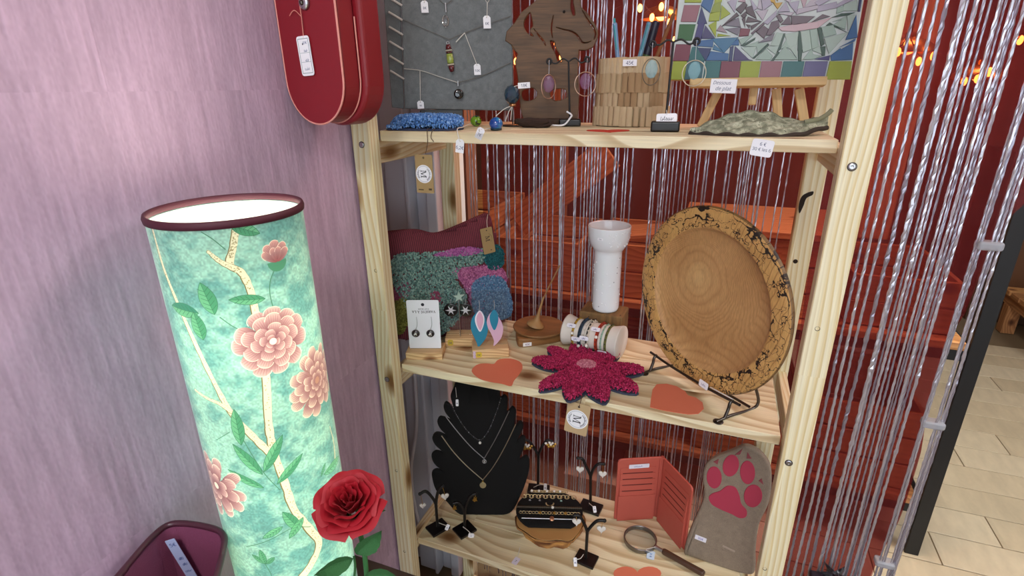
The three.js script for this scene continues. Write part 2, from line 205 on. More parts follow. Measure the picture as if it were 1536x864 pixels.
// ================= BEHIND THE CURTAIN: rack, crates, floor display =================
const mRackBlack = std('#14171b', 0.5);
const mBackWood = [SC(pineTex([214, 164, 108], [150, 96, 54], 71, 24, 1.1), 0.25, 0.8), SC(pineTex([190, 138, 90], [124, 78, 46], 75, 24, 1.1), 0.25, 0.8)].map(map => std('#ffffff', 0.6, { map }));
{
  const g = T('metal_rack', 'black steel rack with flat rails beyond the red voile curtain', 'rack');
  for (const [x, z] of [[1.355, -1.0], [-0.62, -1.0], [1.355, -1.55], [-0.62, -1.55]]) M('upright', rbox(0.04, 1.9, 0.04, 0.002), mRackBlack, g, x, 0.95, z);
  for (const z of [-1.0, -1.55]) for (const y of [0.742, 0.175]) M('rail', rbox(1.94, 0.034, 0.012, 0.002), mRackBlack, g, 0.3675, y, z);
  for (const x of [-0.62, 1.355]) for (const y of [0.742, 0.175]) M('side_rail', rbox(0.012, 0.034, 0.51, 0.002), mRackBlack, g, x, y, -1.275);
}
{ // wooden boards and crates on and around the rack, seen dimly through the voile
  const wood = (name, label, cat, x0, y0, z0, x1, y1, z1, k, g = 0, rz = 0, ry = 0) => { const m = M(numbered(name), grainUV(rbox(x1 - x0, y1 - y0, z1 - z0, 0.003), g), mBackWood[k], scene, (x0 + x1) / 2, (y0 + y1) / 2, (z0 + z1) / 2, 0, ry, rz); return tagData(m, label, cat); };
  wood('rack_shelf_board', 'long pine board lying across the middle rails of the black rack', 'board', -0.59, 0.76, -1.56, 1.33, 0.785, -0.99, 0);
  wood('rack_shelf_board', 'long pine board lying across the low rails of the black rack', 'board', -0.59, 0.193, -1.56, 1.33, 0.218, -0.99, 1);
  const crate = (label, x0, x1, y0, h, z1, d, k) => { const g = T('wooden_crate', label, 'crate'); g.position.set((x0 + x1) / 2, y0, z1 - d / 2); const w = x1 - x0, n = Math.max(2, Math.round(h / 0.09)), sh = h / n; for (let i = 0; i < n; i++) for (const s of [-1, 1]) { M('slat', grainUV(rbox(w, sh - 0.008, 0.014, 0.002), 0), mBackWood[k], g, 0, (i + 0.5) * sh, s * (d / 2 - 0.007)); M('slat', grainUV(rbox(0.014, sh - 0.008, d - 0.03, 0.002), 2), mBackWood[k], g, s * (w / 2 - 0.007), (i + 0.5) * sh, 0); } M('base_board', grainUV(rbox(w - 0.03, 0.012, d - 0.03, 0.002), 0), mBackWood[k], g, 0, 0.007, 0); return g; };
  crate('wide slatted crate on the middle board behind the tall white vase', 0.2, 0.5, 0.786, 0.2, -1.02, 0.4, 0);
  crate('slatted crate on the middle board behind the round wooden platter', 0.56, 0.98, 0.786, 0.26, -1.02, 0.42, 0);
  crate('slatted crate on the middle board behind the patchwork cushion', -0.5, -0.2, 0.786, 0.28, -1.02, 0.42, 0);
  crate('low slatted crate on the middle board behind the ring holder', -0.16, 0.16, 0.786, 0.19, -1.01, 0.42, 0);
  crate('slatted crate on the low board behind the earring stands', -0.3, 0.1, 0.219, 0.3, -1.02, 0.42, 0);
  crate('narrow slatted crate on the middle board beside the black upright', 1.02, 1.3, 0.786, 0.17, -1.03, 0.42, 1);
  crate('slatted crate on the low board behind the black necklace bust', 0.16, 0.52, 0.219, 0.36, -1.02, 0.42, 1);
  crate('slatted crate on the low board behind the coral wallet', 0.62, 0.96, 0.219, 0.24, -1.02, 0.42, 1);
  crate('slatted crate on the low board next to the gathered silver strings', 1.0, 1.3, 0.219, 0.3, -1.02, 0.42, 0);
  wood('timber_plank', 'loose pine plank lying on the crate behind the white vase', 'plank', 0.18, 0.988, -1.25, 0.53, 1.004, -1.1, 0, 0, 0, 0.5);
  wood('timber_plank', 'tilted pale plank standing in the crate behind the vase', 'plank', -0.02, 0.9, -1.2, 0.1, 1.36, -1.18, 0, 1, -0.9);
  wood('timber_plank', 'upright brown plank standing behind the crates near the strings', 'plank', -0.12, 0.8, -1.5, -0.02, 1.6, -1.47, 1, 1);
  wood('timber_plank', 'tall pale plank standing behind the crates beside the black upright', 'plank', 1.06, 0.96, -1.5, 1.2, 1.75, -1.47, 0, 1);
  wood('timber_plank', 'broad board resting on the crate behind the round platter', 'plank', 0.5, 1.05, -1.4, 1.0, 1.072, -1.0, 0);
}
{ // live-edge slab on a pallet on the tiled floor, beyond the rack
  const g = T('pallet_table', 'low wooden pallet table on the tiled floor beyond the black upright', 'table'); g.position.set(2.75, -0.245, -3.0);
  for (let i = 0; i < 5; i++) M('board', grainUV(rbox(0.8, 0.03, 0.1, 0.003), 0), mBackWood[i % 2], g, 0, 0.515, -0.24 + i * 0.12);
  for (const x of [-0.34, 0.34]) { M('bearer', grainUV(rbox(0.07, 0.07, 0.6, 0.003), 2), mBackWood[1], g, x, 0.465, 0); for (const z of [-0.24, 0.24]) M('leg', grainUV(rbox(0.07, 0.185, 0.07, 0.003), 1), mBackWood[1], g, x, 0.338, z); }
  const s = T('bark_slab', 'rough bark-edged wood slab lying on the pallet table', 'wood slab'); s.position.set(2.72, 0.287, -3.0);
  const pts = []; for (let i = 0; i < 26; i++) { const a = i / 26 * 2 * PI; pts.push([(0.34 + 0.05 * noise(i * 0.9, 1, 4)) * Math.cos(a), (0.17 + 0.05 * noise(i * 0.9, 5, 4)) * Math.sin(a)]); }
  M('wood', slab(shapeOf(pts, true), 0.05, 0.008, 2).rotateX(-PI / 2), std('#ffffff', 0.8, { map: SC(pineTex([176, 128, 80], [84, 54, 34], 81, 18, 1.4), 0.3, 0.6) }), s); M('bark', slab(shapeOf(pts.map(p => [p[0] * 1.03, p[1] * 1.06]), true), 0.03, 0.01, 2).rotateX(-PI / 2), std('#4a3524', 0.95), s, 0, 0.002, 0);
  const c = T('storage_cabinet', 'dark brown cabinet standing behind the pallet table', 'cabinet'); c.position.set(2.9, 0, -3.6);
  M('body', rbox(1.3, 1.1, 0.4, 0.004), std('#4a2c18', 0.6), c, 0, 0.55, 0); for (const x of [-0.32, 0.32]) { const d = M('door', rbox(0.6, 1.0, 0.02, 0.003), std('#5d3a20', 0.55), c, x, 0.55, 0.21); M('handle', new THREE.CylinderGeometry(0.006, 0.006, 0.12, 10), mSteel, d, -Math.sign(x) * 0.25, 0.1, 0.018); }
}
{ // globe lamps added to make warm golden glints behind the voile
  const lamp = (px, py, z, r, k, label) => { const p = on('z', z, px, py), g = T('added_globe_lamp', label, 'lamp', 'added warm lamps behind the voile'); g.position.copy(p);
    M('globe', new THREE.SphereGeometry(r * 0.7, 20, 14), std('#ffe0a8', 0.5, { emissive: C3('#ffb45a'), emissiveIntensity: 14 }), g); M('brass_dome', lathe([[r * 2.6, -r * 0.5], [r * 2.4, r * 0.15], [r * 1.7, r * 0.75], [r * 0.8, r * 1.05], [r * 0.4, r * 1.1]], 32), std('#d9a44a', 0.3, { metalness: 0.9, side: THREE.DoubleSide }), g); M('cap', new THREE.CylinderGeometry(r * 0.5, r * 0.6, r * 0.7, 16), mGold, g, 0, r * 1.2, 0); M('cord', new THREE.CylinderGeometry(0.002, 0.002, CEILING - p.y - r * 1.5, 6), mBlack, g, 0, r * 1.5 + (CEILING - p.y - r * 1.5) / 2, 0);
    const l = new THREE.PointLight(C3('#ffb868'), k, 0, 2); l.position.copy(p); l.castShadow = true; l.shadow.radius = 2; scene.add(l); return g; };
  lamp(1362, 72, -0.72, 0.02, 0.12, 'added warm globe lamp making a golden glint through the voile beside the pine upright');
  lamp(1468, 112, -0.8, 0.02, 0.12, 'added warm globe lamp making a golden glint through the voile near the gathered strings');
  lamp(992, 22, -0.8, 0.02, 0.12, 'added warm globe lamp making a golden glint through the voile above the pen cup');
  lamp(800, 74, -0.85, 0.014, 0.05, 'added warm globe lamp brightening the openings of the carved horse');
}
{ // tiny glowing bulbs, made up to give bright warm spots behind the voile
  const g = T('added_glint_lights', 'added string of tiny bulbs making bright warm spots behind the voile', 'fairy lights'), wire = std('#3a2a18', 0.7), glow = std('#ffd9a0', 0.5, { emissive: C3('#ffb050'), emissiveIntensity: 22 }), bulb = new THREE.SphereGeometry(0.0062, 12, 8).scale(0.8, 1.3, 0.8);
  const px = [[757, 26], [758, 50], [757, 74], [768, 68], [774, 92], [790, 78], [806, 92], [834, 66], [842, 86], [880, 40], [960, 12], [978, 26], [992, 10], [1004, 34], [1012, 60], [1016, 84], [1090, 70], [1240, 60], [1347, 78], [1360, 62], [1378, 92], [1400, 84], [1446, 122], [1466, 118], [1484, 108], [1530, 60]], pts = px.map(([a, b], i) => on('z', -0.47 - (i % 3) * 0.02, a, b));
  M('wire', tube(pts.map(p => p.clone().add(V(0, 0.009, 0))), 0.0011, 200, 5), wire, g); for (const p of pts) M('bulb', bulb, glow, g, p.x, p.y, p.z);
  for (const i of [4, 14, 20]) { const l = new THREE.PointLight(C3('#ffb560'), 0.02, 0, 2); l.position.copy(pts[i]); l.castShadow = true; scene.add(l); }
}

// ================= PINE SHELVING UNIT =================
{
  const g = T('shelving_unit', 'open pine shelving unit with screwed uprights against the mauve wall', 'shelves');
  for (const [x, z] of [[0, 0], [0.743, 0], [0, -0.31], [0.743, -0.31]]) {
    const p = M('upright', grainUV(rbox(0.037, 1.95, 0.03, 0.003, 2).translate(0.0185, 0.975, -0.015), 1, x + 0.05, z), mPost, g, x, 0, z);
  }
  for (const x of [0.0, 0.743]) for (const y of [0.04, Y_LOW - 0.04, Y_MID - 0.045, Y_TOP - 0.04, 1.85]) M('side_batten', grainUV(rbox(0.016, 0.04, 0.28, 0.002), 2), mPost, g, x === 0 ? 0.012 : 0.768, y, -0.17);
  for (const y of [Y_TOP, Y_MID, Y_LOW, 0.1]) { // each shelf is glued up from three boards
    const w = 0.704, n = 3, d = 0.28 / n, sh = new THREE.Group(); sh.name = 'shelf'; sh.position.set(0.39, y - 0.009, -0.17); g.add(sh);
    for (let i = 0; i < n; i++) M('board', grainUV(rbox(w, 0.018, d - 0.0006, 0.0015, 1), 0, rnd(), rnd()), mShelf, sh, 0, 0, -0.14 + (i + 0.5) * d);
  }
  const screw = (px, py) => { const p = on('z', 0, px, py), s = M('screw', lathe([[0, 0.0012], [0.0018, 0.0012], [0.0022, 0.0018], [0.0045, 0.0014], [0.005, 0], [0.0001, -0.001]], 20).rotateX(PI / 2), mSteel, g, p.x, p.y, 0.0002); M('washer_ring', new THREE.TorusGeometry(0.0048, 0.0009, 6, 20), mDarkSteel, s, 0, 0, 0.0006); };
  screw(543, 217); screw(1278, 250); screw(1183, 694); screw(581, 569);
  for (const [px, py] of [[564, 406], [1226, 493], [595, 706], [607, 827], [1147, 853]]) { const p = on('z', 0, px, py); M('peg_hole', lathe([[0.0005, -0.0003], [0.0028, -0.0002], [0.0034, 0.0004], [0.003, 0.0002]], 16).rotateX(PI / 2), std('#2b2016', 0.9), g, p.x, p.y, 0.0002); }
  { const p = on('z', -0.31, 1193, 392); M('peg_hole', new THREE.CircleGeometry(0.0042, 16), std('#2b1c10', 0.9), g, p.x, p.y, -0.3096); const k = on('z', -0.31, 1209, 302), q = plane(V(0.7615, 1.2, -0.31), 0); M('knot', slab(shapeOf(q.pts([[1199, 320], [1198, 308], [1204, 293], [1220, 287], [1219, 292], [1210, 297], [1205, 309]]), true), 0.0008, 0.0002), std('#1f1209', 0.8), g, 0.7615, 1.2, -0.31); }
}
{ const g = T('power_cable', 'white cable hanging down the window frame beside the lower shelves', 'cable'); M('cable', tube([[619, 470], [622, 560], [625, 610], [624, 650], [617, 700], [620, 745], [632, 800]].map(p => on('z', -0.33, p[0], p[1])), 0.0055, 40, 8), std('#e6e6ea', 0.5), g); }

// ================= LEFT OF THE SHELVES =================
const TABLE_Y = 0.78;
{
  const g = T('display_table', 'small dark table carrying the floral lamp beside the mauve wall', 'table'); g.position.set(0.19, 0, 0.47);
  M('top', rbox(0.36, 0.025, 0.42, 0.004), std('#3a2a22', 0.5), g, 0, TABLE_Y - 0.0125, 0); for (const x of [-0.15, 0.15]) for (const z of [-0.18, 0.18]) M('leg', rbox(0.035, TABLE_Y - 0.025, 0.035, 0.003), std('#2c2019', 0.5), g, x, (TABLE_Y - 0.025) / 2, z);
}
// ---- floral cylinder lamp ----
{
  const R = 0.075, LX = 0.1188, LZ = 0.3796, TOP = 1.3815, H = 0.585, W = 2 * PI * R, TURN = 49.39 * PI / 180;
  const g = T('table_lamp', 'lit tall cylinder lamp with green shade printed with peonies and branches', 'lamp'); g.position.set(LX, TABLE_Y, LZ);
  // where a pixel falls on the shade: arc length from the side facing the room, and depth below the rim (metres)
  const onShade = (px, py) => { const d = dirOf(px, py), ox = EYE.x - LX, oz = EYE.z - LZ, a = d.x * d.x + d.z * d.z, b = ox * d.x + oz * d.z, c = ox * ox + oz * oz - R * R, q = Math.max(0, b * b - a * c), t = (-b - Math.sqrt(q)) / a, x = ox + d.x * t, z = oz + d.z * t; let th = Math.atan2(x, z) - TURN; if (th < -PI) th += 2 * PI; return [th * R, TOP - (EYE.y + d.y * t)]; };
  const print = canvasTex(2048, 2048, (c, cw, ch) => {
    const img = c.createImageData(cw, ch);
    for (let j = 0; j < ch; j++) for (let i = 0; i < cw; i++) { const u = i / cw, v = j / ch, a = fbm(u * 14, v * 18, 2, 4), b = fbm(u * 40, v * 60, 7, 3), d = noise(u * 260, v * 320, 3), k = (j * cw + i) * 4; let m = Math.max(0, Math.min(1, (a - 0.44) * 2.2 + (b - 0.44) * 2.8 + 0.5)); const q = mixc([108, 164, 160], [158, 202, 190], m), w = 1 + (d - 0.5) * 0.2; img.data[k] = q[0] * w; img.data[k + 1] = q[1] * w; img.data[k + 2] = q[2] * w; img.data[k + 3] = 255; }
    c.putImageData(img, 0, 0);
    const sx = cw / W, sy = ch / H; c.save(); c.translate(cw / 2, 0); c.scale(sx, sy); c.lineCap = c.lineJoin = 'round';
    const path = pts => { const q = new THREE.CatmullRomCurve3(pts.map(p => V(p[0], p[1], 0)), false, 'centripetal').getPoints(pts.length * 10); return q.map(p => [p.x, p.y]); };
    const branch = (px, w0, w1) => { const q = path(px.map(p => onShade(...p))); for (let i = 0; i < q.length - 1; i++) { const w = lerp(w0, w1, i / q.length) * (0.88 + 0.24 * noise(i * 0.4, 1, 3)); c.lineWidth = w * 1.16; c.strokeStyle = '#7c6f45'; c.beginPath(); c.moveTo(q[i][0] - w * 0.07, q[i][1]); c.lineTo(q[i + 1][0] - w * 0.07, q[i + 1][1]); c.stroke(); } for (let i = 0; i < q.length - 1; i++) { const w = lerp(w0, w1, i / q.length) * (0.88 + 0.24 * noise(i * 0.4, 1, 3)); c.lineWidth = w; c.strokeStyle = '#e8e2c8'; c.beginPath(); c.moveTo(...q[i]); c.lineTo(...q[i + 1]); c.stroke(); } for (let i = 0; i < q.length * 3; i++) { const p = q[Math.floor(rnd() * q.length)], w = lerp(w0, w1, 0.5); c.fillStyle = rnd() < 0.5 ? 'rgba(120,104,60,0.5)' : 'rgba(246,240,205,0.8)'; c.beginPath(); c.ellipse(p[0] + rr(-0.35, 0.35) * w, p[1] + rr(-0.002, 0.002), w * rr(0.06, 0.16), w * rr(0.05, 0.1), rr(0, 3), 0, 2 * PI); c.fill(); } };
    const leaf = (a, b, w, col = '#4f9a74') => { const p = onShade(...a), q = onShade(...b), dx = q[0] - p[0], dy = q[1] - p[1], l = Math.hypot(dx, dy); c.save(); c.translate(p[0], p[1]); c.rotate(Math.atan2(dy, dx)); for (const s of [-1, 1]) { c.fillStyle = s > 0 ? col : '#6fb58c'; c.beginPath(); c.moveTo(0, 0); c.bezierCurveTo(l * 0.25, s * l * w, l * 0.7, s * l * w * 0.9, l, 0); c.closePath(); c.fill(); } c.strokeStyle = '#3d7a5e'; c.lineWidth = 0.0005; c.beginPath(); c.moveTo(0, 0); c.lineTo(l, 0); for (let k = 1; k < 6; k++) for (const s of [-1, 1]) { c.moveTo(l * k / 7, 0); c.lineTo(l * (k / 7 + 0.12), s * l * w * 0.5); } c.stroke(); c.beginPath(); c.moveTo(0, 0); c.bezierCurveTo(l * 0.25, l * w, l * 0.7, l * w * 0.9, l, 0); c.bezierCurveTo(l * 0.7, -l * w * 0.9, l * 0.25, -l * w, 0, 0); c.stroke(); c.restore(); };
    const stem = (pts, w = 0.0009, col = '#4b8468') => { c.strokeStyle = col; c.lineWidth = w; c.beginPath(); path(pts.map(p => onShade(...p))).forEach((p, i) => i ? c.lineTo(...p) : c.moveTo(...p)); c.stroke(); };
    const petal = (x, y, ang, l, w, base, edge) => { c.save(); c.translate(x, y); c.rotate(ang); const gr = c.createLinearGradient(0, 0, l, 0); gr.addColorStop(0, base); gr.addColorStop(0.55, '#aa7f82'); gr.addColorStop(1, edge); c.fillStyle = gr; c.beginPath(); c.moveTo(0, -w * 0.25); c.bezierCurveTo(l * 0.3, -w, l * 0.85, -w * 0.95, l * 0.97, -w * 0.35); c.quadraticCurveTo(l * 1.03, 0, l * 0.95, w * 0.4); c.bezierCurveTo(l * 0.8, w, l * 0.3, w, 0, w * 0.25); c.closePath(); c.fill(); c.strokeStyle = '#f3dfd0'; c.lineWidth = l * 0.034; c.beginPath(); c.moveTo(l * 0.62, -w * 0.88); c.bezierCurveTo(l * 0.85, -w * 0.9, l * 0.97, -w * 0.5, l * 0.99, -w * 0.1); c.quadraticCurveTo(l, w * 0.3, l * 0.9, w * 0.6); c.stroke(); c.strokeStyle = 'rgba(120,64,70,0.6)'; c.lineWidth = l * 0.012; for (let k = -2; k < 3; k++) { c.beginPath(); c.moveTo(l * 0.12, k * w * 0.06); c.quadraticCurveTo(l * 0.5, k * w * 0.2, l * 0.88, k * w * 0.26); c.stroke(); } c.restore(); };
    const peony = (px, py, ex, ey, rot, rings, col, shift = 0) => { const o = onShade(px, py), e = onShade(ex, ey); o[0] -= shift; e[0] -= shift; const R0 = Math.hypot(e[0] - o[0], e[1] - o[1]); for (const [rad, n, len, wid, a0] of rings) for (let k = 0; k < n; k++) { const a = a0 + rot + k / n * 2 * PI + rr(-0.12, 0.12), l = R0 * len * rr(0.92, 1.08); petal(o[0] + Math.cos(a) * R0 * rad, o[1] + Math.sin(a) * R0 * rad, a + rr(-0.15, 0.15), l, R0 * wid, col[0], col[1]); } c.fillStyle = col[2]; c.beginPath(); c.arc(o[0], o[1], R0 * 0.1, 0, 2 * PI); c.fill(); };
    // boughs
    branch([[440, 880], [468, 845], [479, 815], [466, 795], [442, 765], [428, 725], [412, 680], [404, 640], [400, 570], [395, 520], [384, 470], [376, 435], [362, 408], [346, 398], [350, 372], [354, 346]], 0.0088, 0.0058);
    branch([[229, 344], [245, 400], [268, 458], [300, 530], [330, 590], [346, 618], [380, 655], [410, 684]], 0.0030, 0.0075);
    branch([[293, 585], [312, 598], [330, 606], [348, 618]], 0.0022, 0.0048); branch([[313, 378], [330, 392], [350, 402]], 0.0028, 0.0058); branch([[495, 640], [501, 665], [503, 692]], 0.0014, 0.0032);
    stem([[414, 400], [406, 420], [405, 440], [410, 462]]); stem([[302, 348], [318, 358], [338, 374]]); stem([[330, 476], [350, 490], [372, 500]]); stem([[355, 640], [372, 672], [398, 712], [420, 735]]); stem([[370, 820], [400, 812], [440, 792], [466, 790]]); stem([[397, 845], [405, 858], [410, 870]]); stem([[325, 660], [345, 648]], 0.0007);
    leaf([345, 338], [390, 350], 0.3); leaf([398, 448], [343, 450], 0.22); leaf([322, 472], [300, 424], 0.33); leaf([298, 470], [258, 458], 0.3, '#3f8a74'); leaf([305, 510], [290, 468], 0.34);
    leaf([362, 668], [351, 614], 0.2); leaf([394, 712], [349, 666], 0.17); leaf([396, 732], [342, 704], 0.14); leaf([396, 708], [424, 652], 0.17); leaf([416, 726], [454, 680], 0.17); leaf([450, 794], [424, 768], 0.24); leaf([455, 776], [434, 808], 0.24, '#6fb98a'); leaf([424, 790], [394, 808], 0.22, '#7cc497'); leaf([400, 846], [378, 832], 0.22, '#5da77e'); leaf([398, 846], [390, 825], 0.25, '#5da77e'); leaf([400, 846], [412, 836], 0.3, '#5da77e'); leaf([486, 712], [508, 684], 0.2, '#7cc0a0'); leaf([482, 715], [488, 694], 0.2, '#7cc0a0');
    // blooms
    const pink = ['#6e3c48', '#dcbfba', '#f1e0d2'], coral = ['#946860', '#e8d2c2', '#bd8e7c'];
    peony(410, 512, 350, 520, 0.3, [[0.42, 11, 0.62, 0.3, 0], [0.2, 9, 0.6, 0.26, 0.4], [0.1, 7, 0.46, 0.22, 0.2], [0.02, 5, 0.34, 0.16, 0.6], [0, 3, 0.2, 0.12, 0.1]], pink);
    peony(476, 570, 470, 520, 0.1, [[0.4, 12, 0.6, 0.22, 0], [0.2, 11, 0.6, 0.18, 0.3], [0.1, 9, 0.42, 0.14, 0.1], [0.02, 8, 0.26, 0.1, 0.2]], coral);
    peony(338, 735, 336, 690, 0, [[0.35, 11, 0.65, 0.2, 0], [0.15, 9, 0.6, 0.2, 0.3], [0, 7, 0.4, 0.15, 0.5]], pink, 0.016);
    { const o = onShade(414, 380), e = onShade(414, 358), r = Math.hypot(e[0] - o[0], e[1] - o[1]); c.fillStyle = '#4f9273'; c.beginPath(); c.ellipse(o[0], o[1] + r * 0.55, r * 0.72, r * 0.72, 0, 0, PI); c.fill(); for (const [a, l, w] of [[-1.57, 1.1, 0.5], [-2.1, 1.05, 0.42], [-1.0, 1.05, 0.42], [-2.5, 0.9, 0.34], [-0.65, 0.9, 0.34], [-1.8, 0.75, 0.3], [-1.3, 0.75, 0.3]]) petal(o[0], o[1] + r * 0.55, a, r * l * 1.35, r * w, '#a05a5e', '#e0aaa4'); }
    for (const off of [[-0.19, 0.15], [0.19, 0.3], [-0.17, 0.42], [0.2, 0.1]]) for (let k = 0; k < 10; k++) { const a = k / 10 * 2 * PI; petal(off[0] + Math.cos(a) * 0.008, off[1] + Math.sin(a) * 0.008, a, 0.016, 0.007, pink[0], pink[1]); }
    c.restore();
  });
  const shade = new THREE.CylinderGeometry(R, R, H, 96, 1, true); // u = 0.5 turned to the room
  M('shade', shade, phys('#ffffff', 0.9, { map: print, transmission: 0.5, thickness: 0, side: THREE.DoubleSide }), g, 0, TOP - TABLE_Y - H / 2, 0, 0, TURN - PI, 0);
  M('rim_trim', lathe([[R - 0.0012, -0.004], [R + 0.0016, -0.0042], [R + 0.0022, 0], [R + 0.001, 0.0034], [R - 0.0012, 0.0034], [R - 0.0024, 0], [R - 0.0012, -0.004]], 96), std('#4a1526', 0.6), g, 0, TOP - TABLE_Y, 0);
  M('base', lathe([[0, 0], [0.074, 0], [0.0748, 0.004], [0.0748, 0.014], [0.073, 0.016], [0, 0.016]], 60), std('#4a1526', 0.5), g);
  M('socket', lathe([[0, 0.016], [0.018, 0.016], [0.018, 0.08], [0.014, 0.085], [0, 0.085]], 24), mWhite, g);
  const LAMP = [[0.12, 0.078], [0.29, 0.044], [0.47, 0.078]];
  M('lining', new THREE.CylinderGeometry(R - 0.0012, R - 0.0012, H - 0.006, 96, 1, true), phys('#f4f6ee', 0.9, { transmission: 0.32, thickness: 0, side: THREE.DoubleSide }), g, 0, TOP - TABLE_Y - H / 2 - 0.002, 0);
  M('stem', new THREE.CylinderGeometry(0.004, 0.004, 0.38, 10), mSteel, g, 0, 0.265, 0);
  for (const [h, k] of LAMP) { M('bulb', new THREE.SphereGeometry(0.02, 20, 14), std('#ffffff', 0.5, { emissive: C3('#fff8ea'), emissiveIntensity: 6 }), g, 0, h, 0); const l = new THREE.PointLight(C3('#fff8ea'), k, 0, 2); l.position.set(LX, TABLE_Y + h, LZ); l.castShadow = true; l.shadow.radius = 2; scene.add(l); }
}
// ---- open leather box with a handwritten price strip ----
{
  const Yr = 1.0, g = T('leather_box', 'open burgundy leather box with padded rim and handwritten paper strip inside', 'box');
  const rim = [[178, 862], [245, 790], [262, 784], [322, 792], [335, 800], [338, 815]].map(p => on('y', Yr, p[0], p[1])); // back part seen; the front closes towards the room
  const c = V(0.098, TABLE_Y, 0.517); g.position.copy(c);
  const loc = rim.map(p => [p.x - c.x, -(p.z - c.z)]); const poly = smoothPoly([...loc, [0.075, -0.05], [0.055, -0.068], [-0.045, -0.068]], 4);
  const H = Yr - TABLE_Y, inner = poly.map(p => [p[0] * 0.955, p[1] * 0.95]), s = shapeOf(poly); s.holes.push(new THREE.Path(inner.map(p => new THREE.Vector2(p[0], p[1]))));
  const lea = phys('#8c4a68', 0.5, { clearcoat: 0.15, bumpMap: SC(tex(128, 128, (u, v) => { const f = noise(u * 60, v * 60, 4) * 255; return [f, f, f]; }, false), 0.05, 0.05), bumpScale: 0.0003 });
  M('wall', new THREE.ExtrudeGeometry(s, { depth: H - 0.006, bevelEnabled: false }).rotateX(-PI / 2), lea, g, 0, 0.006, 0); M('bottom', slab(shapeOf(poly), 0.006, 0.001).rotateX(-PI / 2), lea, g);
  M('rim', tube(poly.map(p => V(p[0] * 0.98, H, -p[1] * 0.98)), 0.0038, 120, 8, true), phys('#4a1f2f', 0.4, { clearcoat: 0.3 }), g);
  const p = plane(V(0.05, 1.0, 0.462), 0.17, 0.0), k = card('price_strip', g, 0.0115, 0.075, { lines: [['5€', 0.5, 0.12, 0.09], ['~~', 0.5, 0.42, 0.06], ['~~', 0.55, 0.55, 0.06], ['~~~', 0.5, 0.7, 0.06]], ink: '#3a4a96', paper: '#b8c4ee' }); k.position.set(-0.062, H - 0.048, -0.044); k.rotation.set(0, 0.55, 0.2);
}
